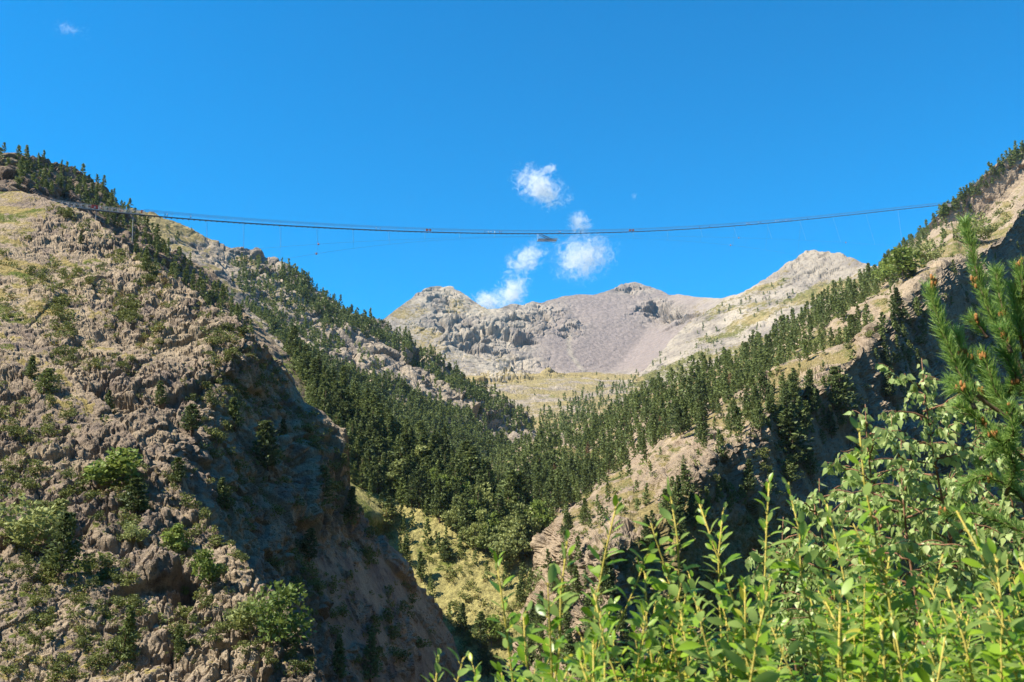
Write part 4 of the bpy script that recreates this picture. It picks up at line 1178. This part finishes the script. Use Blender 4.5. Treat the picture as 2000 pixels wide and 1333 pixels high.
WALK = [(130, 'white', 'denim', "person in white nearest the left anchor of the bridge"), (149, 'tan', 'dark', "person in tan left of the red board on the bridge"), (157, 'grey', 'dark', "person in grey just left of the red board"), (197, 'red', 'dark', "person in red just right of the red board"),
 (322, 'dark', 'denim', "person in dark clothes left of the first open bridge section"), (326, 'white', 'dark', "person in white close behind a dark clad walker at left"), (372, 'white', 'denim', "lone person in white at the left end of the open bridge"),
 (735, 'white', 'dark', "person in white, left one of the pair before the left orange boards"), (743, 'grey', 'denim', "person in grey, right one of the pair before the left orange boards"),
 (947, 'dark', 'black', "person in dark clothes, leftmost of the group left of the hanging platform"), (954, 'white', 'tan', "person in white and tan in the group left of the platform"), (959, 'white', 'black', "person in white and black in the group left of the platform"),
 (966, 'white', 'white', "person all in white in the group left of the platform"), (976, 'red', 'black', "person in red in the group left of the platform"), (980, 'dark', 'denim', "person in dark top and denim, rightmost of that group"),
 (1092, 'red', 'dark', "person in red bending right of the hanging platform"), (1095, 'white', 'dark', "person in white beside the red clad one right of the platform"), (1134, 'black', 'black', "lone person in black against the small cloud"),
 (1366, 'grey', 'dark', "person in grey walking alone on the right half of the bridge"), (1386, 'dark', 'dark', "person in dark clothes alone on the right half of the bridge"),
 (1458, 'white', 'denim', "person in white, left one of the trio at the right marker balls"), (1461, 'tan', 'dark', "person in tan, middle one of the trio at the right marker balls"), (1464, 'white', 'black', "person in white and black, right one of the trio at the right marker balls"),
 (1481, 'white', 'dark', "person in white, left one of the pair right of the trio"), (1486, 'dark', 'denim', "person in dark top, right one of the pair right of the trio"),
 (1515, 'white', 'tan', "person in white, first from the left of the long row at right"), (1520, 'white', 'denim', "person in white and denim, second of the long row at right"), (1528, 'blue', 'dark', "person in blue in the long row at right"), (1535, 'white', 'grey', "person in white and grey in the long row at right"),
 (1540, 'red', 'dark', "person in red near the end of the long row at right"), (1545, 'grey', 'black', "person in grey and black, last of the long row at right"), (1577, 'dark', 'dark', "person in dark clothes nearest the right hillside")]
ang = math.atan2(*(deck_pt(1500) - deck_pt(600))[:2])
for i, (q, top_, leg_, lab) in enumerate(WALK):
    f = i % 2
    e = empty("person", tuple(deck_pt(q, 0.05, random.uniform(-0.25, 0.25))), -ang + (math.pi if i % 3 == 0 else 0))
    tag(e, lab, "person", "walkers on the footbridge")
    obj("body", FIG[f]['body'], e)
    obj("shirt", cloth('shirt', f, top_), e); obj("trousers", cloth('trousers', f, leg_), e); obj("hair", FIG[f]['hair'], e)

# ------------------------------------------------------------------ clouds
def cloud(px, py, rx, ry, ang_, seed, dens, label, Y=6500.0, thr=-0.22):
    c = W(px, py, Y)
    V, Q, T = sphere((0, 0, 0), 1.0, 20, 12)
    e = obj("cloud", np_mesh("cloud", V, [Q, T], None, True))
    e.location = tuple(c)
    e.scale = (rx * Y / FPX, ry * Y / FPX, ry * Y / FPX)
    e.rotation_euler = (0, ang_, 0)
    m, nt, out = new_mat("cloud_vapour")
    tc = nt.nodes.new("ShaderNodeTexCoord").outputs['Object']
    mp = nt.nodes.new("ShaderNodeMapping")
    mp.inputs['Location'].default_value = (seed * 3.7, seed * 1.3, seed * 0.77)
    mp.inputs['Scale'].default_value = (rx / 26.0, ry / 26.0, ry / 26.0)
    nt.links.new(tc, mp.inputs[0])
    n = nt.nodes.new("ShaderNodeTexNoise")
    n.inputs['Scale'].default_value = 1.7; n.inputs['Detail'].default_value = 7; n.inputs['Roughness'].default_value = 0.70; n.inputs['Distortion'].default_value = 0.9
    nt.links.new(mp.outputs[0], n.inputs['Vector'])
    ln = nt.nodes.new("ShaderNodeVectorMath"); ln.operation = 'LENGTH'
    nt.links.new(tc, ln.inputs[0])
    fall = nt.nodes.new("ShaderNodeMapRange"); fall.inputs[1].default_value = 0.0; fall.inputs[2].default_value = 1.0; fall.inputs[3].default_value = 0.34; fall.inputs[4].default_value = -0.62
    nt.links.new(ln.outputs[1], fall.inputs[0])
    ctr = nt.nodes.new("ShaderNodeMath"); ctr.operation = 'MULTIPLY_ADD'; ctr.inputs[1].default_value = 3.2; ctr.inputs[2].default_value = -1.6 - thr
    nt.links.new(n.outputs[0], ctr.inputs[0])
    add = nt.nodes.new("ShaderNodeMath"); add.operation = 'ADD'
    nt.links.new(ctr.outputs[0], add.inputs[0]); nt.links.new(fall.outputs[0], add.inputs[1])
    rm = nt.nodes.new("ShaderNodeMapRange"); rm.inputs[1].default_value = 0.0; rm.inputs[2].default_value = 0.75; rm.inputs[4].default_value = dens
    nt.links.new(add.outputs[0], rm.inputs[0])
    v = nt.nodes.new("ShaderNodeVolumePrincipled")
    v.inputs['Color'].default_value = (1, 1, 1, 1)
    v.inputs['Anisotropy'].default_value = 0.25
    nt.links.new(rm.outputs[0], v.inputs['Density'])
    nt.links.new(v.outputs[0], out.inputs['Volume'])
    e.data.materials.append(m)
    tag(e, label, "cloud")
cloud(1055, 366, 80, 46, 0.55, 1, 0.030, "brightest small white cloud high above the hanging platform")
cloud(1075, 330, 26, 14, 0.0, 2, 0.025, "tiny cloud scrap above the brightest small cloud")
cloud(1140, 502, 84, 62, -0.3, 3, 0.02, "broad thin cloud below the bridge right of the hanging platform")
cloud(1130, 436, 34, 34, 0.0, 4, 0.02, "small round cloud just behind the bridge deck right of the platform")
cloud(1026, 507, 66, 38, -0.6, 5, 0.02, "slanting thin cloud below the bridge left of the hanging platform")
cloud(1000, 572, 62, 40, -0.9, 6, 0.028, "white cloud rising from the cirque skyline")
cloud(952, 590, 44, 32, 0.1, 7, 0.04, "white cloud half hidden behind the left summit of the cirque")
cloud(135, 58, 90, 30, 0.2, 8, 0.006, "faint wisp of cloud near the upper left corner of the sky", thr=0.1)
cloud(1240, 384, 14, 12, 0.0, 9, 0.006, "barely visible wisp right of the brightest cloud")
SC.cycles.volume_step_rate = 2.0

# ------------------------------------------------------------------ the air between
hv_, hf_, _ = block((0, 0, 420.0), 19000, 19000, 1400, "")
haze = obj("haze", np_mesh("haze", hv_, hf_))
m, nt, out = new_mat("air")
v = nt.nodes.new("ShaderNodeVolumePrincipled")
v.inputs['Color'].default_value = (0.50, 0.72, 1.0, 1)
v.inputs['Density'].default_value = 0.000026
nt.links.new(v.outputs[0], out.inputs['Volume'])
haze.data.materials.append(m)
tag(haze, "thin bluish air lying over the far mountains", "haze", kind='stuff')

# ------------------------------------------------------------------ the bank the camera stands on
def bank():
    n, m_ = 90, 120
    x = np.linspace(-26, 34, m_); y = np.linspace(-14, 46, n)
    X, Y = np.meshgrid(x, y)
    Q = np.stack([X, Y, X * 0], -1)
    Z = -1.62 + 0.05 * fbm(Q / 0.9, 4, 801) + 0.02 * X - np.where(Y > 5.5, (Y - 5.5) * 1.15, 0) - np.where(X < -2.5, (-2.5 - X) * 0.75, 0)
    V = np.stack([X, Y, Z], -1)
    idx = np.arange(n * m_).reshape(n, m_)
    F = np.stack([idx[:-1, :-1], idx[:-1, 1:], idx[1:, 1:], idx[1:, :-1]], -1).reshape(-1, 4)
    z = np.zeros(n * m_)
    tag(obj("ground", np_mesh("ground", V.reshape(-1, 3), F, M_WOODED, True, dict(grass=z + 1, green=z + 0.7, scree=z))), kind='structure')
bank()
def bank_z(x, y): return -1.62 + 0.02 * x - max(0.0, y - 5.5) * 1.15 - max(0.0, -2.5 - x) * 0.75 - 0.03

# ------------------------------------------------------------------ leafy shoots close to the camera
M_WILLOW = leaf_mat("willow_leaf", (0.10, 0.22, 0.010), (0.30, 0.46, 0.035), 0.45, back=(0.24, 0.36, 0.10), rough=0.36, spec=0.5, warm=(0.50, 0.46, 0.06))
M_BIRCH = leaf_mat("birch_leaf", (0.20, 0.31, 0.07), (0.42, 0.50, 0.20), 0.38, back=(0.30, 0.41, 0.14), rough=0.42, spec=0.35)
M_STEM = bark_mat("yellow_stem", (0.42, 0.36, 0.07), (0.50, 0.42, 0.12), 60)
M_TWIG = bark_mat("red_brown_twig", (0.20, 0.10, 0.06), (0.30, 0.18, 0.11), 60)
M_NEEDLE = leaf_mat("young_needles", (0.12, 0.25, 0.055), (0.31, 0.46, 0.12), 0.35, rough=0.45, spec=0.4)
M_CONE = plain_mat("pine_cone", (0.42, 0.19, 0.06), 0.7, 0.2, sc=90)

def leaf_template(kind):
    if kind == 'willow':
        xs = np.array([0.0, 0.12, 0.32, 0.55, 0.78, 0.94, 1.0]); ws = np.array([0.02, 0.13, 0.21, 0.225, 0.17, 0.07, 0.0])
    else:
        xs = np.array([0.0, 0.04, 0.18, 0.36, 0.62, 0.86, 1.0]); ws = np.array([0.02, 0.19, 0.37, 0.36, 0.20, 0.07, 0.0])
    V, F = [], []
    for x, w in zip(xs, ws):
        z = -0.16 * x * x
        V += [[x, -w, z + 0.22 * w], [x, 0, z], [x, w, z + 0.22 * w]]
    for i in range(len(xs) - 1):
        a = 3 * i
        F += [[a, a + 3, a + 4, a + 1], [a + 1, a + 4, a + 5, a + 2]]
    return np.array(V), np.array(F)
LEAF = dict(willow=leaf_template('willow'), birch=leaf_template('birch'))
def leaves(kind, base, axis, up, size, r):
    """base, axis, up: (n,3); one blade each"""
    V, F = LEAF[kind]
    ax = unit(axis); sd = unit(np.cross(up, ax)); nz = np.cross(ax, sd)
    n = len(base)
    curl = r.uniform(0.3, 1.9, (n, 1))
    P = base[:, None] + size[:, None, None] * (V[None, :, 0, None] * ax[:, None] + V[None, :, 1, None] * sd[:, None] + (V[None, :, 2] * curl)[:, :, None] * nz[:, None])
    Fs = (F[None] + (np.arange(n) * len(V))[:, None, None]).reshape(-1, 4)
    return P.reshape(-1, 3), Fs
def along(path, s):
    d = np.concatenate([[0], np.cumsum(np.linalg.norm(np.diff(path, axis=0), axis=1))])
    p = np.stack([np.interp(s, d, path[:, k]) for k in range(3)], -1)
    t = np.stack([np.interp(s, d, np.gradient(path[:, k], d)) for k in range(3)], -1)
    return p, unit(t), d[-1]

def willow_shoot(px, py, Y, label, group, seed, thick=1.0, dens=1.0, lean=0.0, branches=None):
    r = np.random.default_rng(seed)
    top = W(px, py, Y)
    # the foot is where the bank lies under the shoot
    bx = top[0] - lean * 0.35 + r.normal() * 0.05; by = Y + r.normal() * 0.06 - 0.05
    foot = np.array([bx, by, bank_z(bx, by)])
    t = np.linspace(0, 1, 16)[:, None]
    bow = np.array([r.normal() * 0.10 + lean * 0.1, r.normal() * 0.06, 0])
    path = foot + (top - foot) * t + bow * np.sin(t * np.pi) + np.cumsum(r.normal(size=(16, 3)) * [0.009, 0.007, 0], 0)
    path += (top - path[-1]) * t
    L = float(np.linalg.norm(top - foot))
    r0 = 0.0050 * thick
    stems = [tube(path, r0 * (1.15 - 0.78 * t[:, 0]), 6)]
    LB_, LA, LU, LS = [], [], [], []
    def dress(pth, s0, s1, step, size):
        _, _, tot = along(pth, np.array([0.0]))
        s = np.arange(s0 * tot, s1 * tot, step)
        s = s + r.normal(size=len(s)) * step * 0.25
        p, tg, _ = along(pth, np.clip(s, 0, tot))
        f = np.clip(s / tot, 0, 1)
        a = np.arange(len(s)) * 2.399 + r.uniform(0, 6.28) + r.normal(size=len(s)) * 0.35
        e1 = unit(np.cross(tg, np.array([0.2, 1, 0.1]))); e2 = np.cross(tg, e1)
        rad = np.cos(a)[:, None] * e1 + np.sin(a)[:, None] * e2
        open_ = (0.95 - 0.75 * sstep(0.86, 1.0, f))[:, None] * r.uniform(0.75, 1.25, (len(s), 1))
        ax = unit(tg * 0.62 + rad * open_ + np.array([0, 0, -0.10]) + r.normal(size=p.shape) * 0.14)
        sz = size * r.uniform(0.55, 1.3, len(s)) * (1 - 0.45 * sstep(0.9, 1.0, f))
        pet = p + ax * 0.012
        for q0, q1 in zip(p, pet): stems.append(tube(np.stack([q0, q1]), [0.0012, 0.001], 3))
        LB_.append(pet); LA.append(ax); LU.append(tg + r.normal(size=p.shape) * 0.35); LS.append(sz)
    vis0 = max(0.12, 1 - 0.95 / L)
    dress(path, vis0, 1.0, 0.0105 / dens, 0.047)
    tops = r.normal(size=(4, 3)) * 0.3
    nb = r.integers(4, 9) if branches is None else branches
    for b in range(nb):
        f = r.uniform(max(0.3, vis0), 0.88)
        p0, t0, tot = along(path, np.array([f * L]))
        a = r.uniform(0, 6.28)
        d = unit(t0[0] + 0.75 * np.array([math.cos(a), 0.6 * math.sin(a), 0.25]))
        bl = r.uniform(0.10, 0.34) * (1.2 - f * 0.6)
        tt = np.linspace(0, 1, 7)[:, None]
        bp = p0[0] + d * bl * tt + np.array([0, 0, 0.35 * bl]) * tt ** 2
        stems.append(tube(bp, r0 * (0.55 - 0.3 * tt[:, 0]), 5))
        dress(bp, 0.15, 1.0, 0.0105 / dens, 0.042)
    B = np.concatenate(LB_); A = np.concatenate(LA); U = np.concatenate(LU); Z = np.concatenate(LS)
    V, F = leaves('willow', B, A, U, Z, r)
    e = empty("leafy_shoot", tuple(foot))
    tag(e, label, "shoot", group)
    tint = np.repeat(r.random(len(B)), len(LEAF['willow'][1]))
    for nm, me in (("stem", None), ("foliage", None)):
        if nm == "stem":
            sv, sf = join(stems); me = np_mesh("stem", sv - foot, sf, M_STEM, True)
        else:
            me = np_mesh("foliage", V - foot, F, M_WILLOW, True, face_attr=dict(tint=tint))
        obj(nm, me, e)

SHOOTS = [(968, 1082, 2.15, "single tall leafy shoot standing free in front of the dry meadow", 0.05), (855, 1288, 2.1, "short leafy shoot leaning left at the bottom, left of the single tall shoot", -0.55), (1022, 1200, 2.1, "leafy shoot leaning left, just right of the single tall shoot", -0.25),
 (1108, 1058, 2.0, "leafy shoot with dark leaves in front of the lit rock foot", 0.0), (1205, 982, 2.2, "slim leafy shoot with yellow stem reaching up to the lit rock slope", 0.02), (1308, 955, 2.3, "tall leafy shoot with a tuft of leaves at its top, mid thicket", 0.08),
 (1366, 985, 2.35, "leafy shoot right of the tall tufted shoot", 0.10), (1412, 1000, 2.5, "thin sparse leafy shoot before the dark brown slope", -0.15), (1455, 1145, 2.2, "leafy shoot leaning right under the thin sparse shoot", 0.6),
 (1502, 945, 2.4, "tall forked leafy shoot with pale stem", -0.06), (1540, 950, 2.45, "thin leafy shoot beside the tall forked one", 0.02), (1615, 985, 2.4, "leafy shoot with a thick yellow stem left of the tallest shoot", 0.1),
 (1678, 838, 2.2, "tallest leafy shoot standing in front of the birch leaves", 0.02), (1738, 1080, 2.3, "leafy shoot below the birch on a dark stem", 0.05), (1868, 998, 2.0, "leafy shoot with large pale leaves in front of the pine at right", -0.05),
 (1945, 1090, 1.8, "broad leaved shoot near the right edge", 0.05), (1992, 1095, 1.75, "leafy shoot cut by the right edge", 0.05), (1720, 1215, 1.8, "yellow stemmed short shoot in the lower right", -0.05),
 (1850, 1150, 1.9, "leafy shoot slanting right in the lower right", 0.5), (1640, 1190, 1.9, "low leafy shoot between the tallest shoot and the bottom edge", 0.0), (1160, 1160, 2.1, "leafy shoot half way up between the dark leaved and the slim shoot", -0.1), (1260, 1120, 2.2, "leafy shoot filling the gap below the tall tufted shoot", 0.1)]
for i, (px, py, Y, lab, ln_) in enumerate(SHOOTS):
    willow_shoot(px, py, Y, lab, "leafy shoots in front of the camera", 900 + i, 1.0, 0.9 if i < 8 else 1.0, ln_, branches=(0 if i in (0, 7) else None))
rs = np.random.default_rng(77)
env = ptab([(900, 1320), (980, 1290), (1060, 1230), (1100, 1170), (1200, 1110), (1300, 1090), (1400, 1120), (1500, 1060), (1600, 1060), (1700, 1070), (1800, 1110), (2000, 1130)])
for i in range(70):
    px = rs.uniform(930, 2030)
    py = env(px) + rs.uniform(10, 190) ** 1.0
    willow_shoot(px, min(py, 1345), rs.uniform(1.75, 3.0), "low leafy shoot in the dense green thicket along the bottom of the view", "low shoots of the bottom thicket", 1000 + i, 0.9, 0.95, rs.normal() * 0.15)

# ------------------------------------------------------------------ birch saplings behind them
def birch(px, py, Y, label, seed, nb, spread, low=0.35):
    r = np.random.default_rng(seed)
    top = W(px, py, Y)
    foot = np.array([top[0] + r.normal() * 0.1, Y + 0.1, 0.0]); foot[2] = bank_z(foot[0], foot[1])
    t = np.linspace(0, 1, 20)[:, None]
    path = foot + (top - foot) * t + np.array([0.08, 0.05, 0]) * np.sin(t * 5)
    path += (top - path[-1]) * t
    L = float(np.linalg.norm(top - foot))
    tr = [tube(path, 0.016 * (1.1 - 0.98 * t[:, 0]), 6)]
    br = []
    LBs, LA, LU, LS = [], [], [], []
    def hang(pth, s0, step):
        _, _, tot = along(pth, np.array([0.0]))
        s = np.arange(s0 * tot, tot, step)
        p, tg, _ = along(pth, s)
        n = len(s)
        a = r.uniform(0, 6.28, n)
        out_ = np.stack([np.cos(a), np.sin(a), 0 * a], -1)
        ax = unit(out_ * 0.55 + np.array([0, 0, -0.85]) + r.normal(size=(n, 3)) * 0.35 + tg * 0.3)
        LBs.append(p + out_ * 0.012 + [0, 0, -0.006]); LA.append(ax)
        LU.append(out_ + r.normal(size=(n, 3)) * 0.6 + [0, 0, 0.3]); LS.append(0.043 * r.uniform(0.65, 1.25, n))
    for b in range(nb):
        f = low + (0.97 - low) * (b + r.random()) / nb
        p0, t0, _ = along(path, np.array([f * L]))
        a = b * 2.4 + r.normal() * 0.4
        bl = spread * (1.25 - f) * r.uniform(0.7, 1.25)
        d = np.array([math.cos(a), 0.8 * math.sin(a), r.uniform(0.35, 0.85)])
        tt = np.linspace(0, 1, 10)[:, None]
        bp = p0[0] + d * bl * tt + np.array([0, 0, -0.35 * bl]) * tt ** 2 + np.cumsum(r.normal(size=(10, 3)) * 0.008, 0)
        br.append(tube(bp, 0.0055 * (1.05 - 0.8 * tt[:, 0]), 5))
        hang(bp, 0.12, 0.014)
        for k in range(int(bl * 13)):
            g = r.uniform(0.2, 0.95)
            q0, q1, tot = along(bp, np.array([g * np.linalg.norm(bp[-1] - bp[0])]))
            d2 = unit(q1[0] + r.normal(size=3) * 0.8)
            sl = r.uniform(0.08, 0.24)
            sp = q0[0] + d2 * sl * tt[::2] + np.array([0, 0, -0.5 * sl]) * tt[::2] ** 2
            br.append(tube(sp, 0.0022 * (1.1 - 0.7 * tt[::2, 0]), 4))
            hang(sp, 0.1, 0.013)
    hang(path, 0.75, 0.02)
    B = np.concatenate(LBs)
    V, F = leaves('birch', B, np.concatenate(LA), np.concatenate(LU), np.concatenate(LS), r)
    e = empty("birch_sapling", tuple(foot))
    tag(e, label, "birch", None)
    sv, sf = join(tr); obj("trunk", np_mesh("trunk", sv - foot, sf, M_TWIG, True), e)
    sv, sf = join(br); obj("branches", np_mesh("branches", sv - foot, sf, M_TWIG, True), e)
    obj("foliage", np_mesh("foliage", V - foot, F, M_BIRCH, True, face_attr=dict(tint=np.repeat(r.random(len(B)), len(LEAF['birch'][1])))), e)
birch(1800, 700, 5.0, "birch sapling with bare twig tips reaching highest left of the pine", 1201, 30, 0.72)
birch(1690, 790, 4.6, "birch sapling with drooping pale leaves at the left of the birch thicket", 1202, 28, 0.60, 0.4)
birch(1905, 745, 5.2, "birch sapling half covered by the young pine at right", 1203, 28, 0.65)
birch(1965, 860, 4.4, "birch sapling under the pine branches near the right edge", 1204, 24, 0.55)
birch(1530, 1010, 5.2, "birch sapling farthest left, low behind the thin leafy shoots", 1206, 22, 0.5, 0.4)
birch(1760, 860, 4.2, "birch sapling in the thick of the birch leaves behind the tallest shoot", 1207, 26, 0.6, 0.3)
birch(1600, 935, 4.9, "lowest birch sapling behind the forked leafy shoot", 1205, 22, 0.5, 0.4)

# ------------------------------------------------------------------ the young pine at the right edge
PINE_Y = 3.15
e = empty("young_pine", (0, 0, 0))
rp = np.random.default_rng(1300)
tr_path = np.array([W(2075, 1700, 3.3), W(2060, 1300, 3.3), W(2050, 1000, 3.3), W(2040, 760, 3.28), W(2045, 560, 3.28), W(2052, 420, 3.3)])
pf = np.array([tr_path[0][0], tr_path[0][1], bank_z(tr_path[0][0], tr_path[0][1])])
tr_path[0] = pf
e.location = tuple(pf)
tag(e, "young pine with upright needled shoots and orange buds cut by the right edge", "pine tree")
sv, sf = join([tube(tr_path, [0.045, 0.04, 0.034, 0.026, 0.018, 0.01], 8)])
obj("trunk", np_mesh("trunk", sv - pf, sf, M_BARK, True), e)
BR = [  # (polyline in the photo, depth offset, how much of it carries needles)
 ([(2035, 760), (1975, 690), (1930, 610), (1905, 520), (1886, 437)], 0.0, 0.20), ([(1990, 830), (1900, 770), (1865, 715), (1838, 640), (1815, 562)], -0.05, 0.30), ([(2035, 790), (1985, 700), (1958, 610), (1945, 528)], 0.10, 0.35),
 ([(2030, 700), (1990, 640), (1978, 560)], 0.05, 0.3), ([(1905, 770), (1880, 700), (1868, 650)], 0.0, 0.3), ([(1990, 830), (1945, 770), (1922, 690)], -0.1, 0.2), ([(2035, 850), (1970, 800), (1900, 765), (1852, 745)], 0.1, 0.2),
 ([(2030, 620), (2000, 560), (1990, 520)], 0.0, 0.2), ([(2035, 900), (1960, 860), (1905, 815), (1872, 790)], 0.05, 0.2), ([(1960, 800), (1930, 740), (1890, 690)], 0.08, 0.2), ([(2030, 760), (1990, 740), (1960, 690)], -0.1, 0.1),
 ([(2040, 960), (1985, 905), (1940, 850)], -0.1, 0.2), ([(2040, 1010), (1975, 950), (1915, 925), (1880, 950)], 0.1, 0.2), ([(2045, 1080), (1980, 1030), (1900, 1000), (1845, 1005)], 0.25, 0.2),
 ([(2045, 690), (2010, 640), (1996, 600)], 0.1, 0.1), ([(2040, 800), (2000, 770), (1985, 720)], 0.15, 0.1),
 ([(1975, 690), (1962, 655), (1952, 640)], -0.12, 0.1), ([(1930, 660), (1915, 640), (1898, 622)], -0.14, 0.1), ([(1905, 800), (1885, 760), (1862, 760)], -0.1, 0.1), ([(2020, 880), (1985, 850), (1970, 800)], -0.2, 0.1)]
needV, needT, cones = [], [], []
for k, (pl2, dy, s0) in enumerate(BR):
    pts = np.array([W(a, b, PINE_Y + dy * (1 - i / (len(pl2) - 1)) * 0 + dy) for i, (a, b) in enumerate(pl2)])
    if pl2[0][0] > 2015: pts[0, 1] = 3.29
    d = np.concatenate([[0], np.cumsum(np.linalg.norm(np.diff(pts, axis=0), axis=1))])
    ss = np.linspace(0, d[-1], 14)
    path = np.stack([np.interp(ss, d, pts[:, j]) for j in range(3)], -1)
    for _ in range(2): path[1:-1] = 0.25 * path[:-2] + 0.5 * path[1:-1] + 0.25 * path[2:]
    sv, sf = join([tube(path, np.linspace(0.008, 0.0035, 14), 6)])
    b = obj("branch", np_mesh("branch", sv - pf, sf, M_BARK, True), e)
    n = int(d[-1] * (1 - s0) * 2300)
    s = d[-1] * (s0 + (1 - s0) * rp.random(n))
    p, tg, _ = along(path, s)
    a = rp.uniform(0, 6.28, n)
    e1 = unit(np.cross(tg, np.array([0.1, 1, 0.2]))); e2 = np.cross(tg, e1)
    rad = np.cos(a)[:, None] * e1 + np.sin(a)[:, None] * e2
    dirn = unit(tg * rp.uniform(0.55, 1.15, (n, 1)) + rad * 0.75 + rp.normal(size=(n, 3)) * 0.12 + np.array([0, 0, 0.12]))
    ln2 = rp.uniform(0.038, 0.062, n)[:, None]
    sd = unit(np.cross(dirn, rp.normal(size=(n, 3)))) * 0.0012
    bend = rp.normal(size=(n, 3)) * 0.004
    mid_ = p + dirn * ln2 * 0.55 + bend
    tip = p + dirn * ln2
    v = np.stack([p - sd, p + sd, mid_ + sd, mid_ - sd, tip], 1).reshape(-1, 3) - pf
    q = np.arange(n)[:, None] * 5
    F4 = q + np.array([[0, 1, 2, 3]]); F3 = q + np.array([[3, 2, 4]])
    tn = rp.random(n)
    obj("needles", np_mesh("needles", v, [F4, F3], M_NEEDLE, False, face_attr=dict(tint=np.concatenate([tn, tn]))), b)
    if k < 24 :
        cp = path[[9, -1][k % 2]] + rp.normal(size=3) * 0.006
        parts = []
        for c in range(6):
            V, Q, T = sphere((0, 0, 0), 1.0, 7, 5)
            V = V * np.array([0.0055, 0.0055, 0.012]) + cp + rp.normal(size=3) * 0.007
            parts.append((V - pf, Q, T))
        obj("bud", mesh_of("bud", parts, M_CONE, True), b)
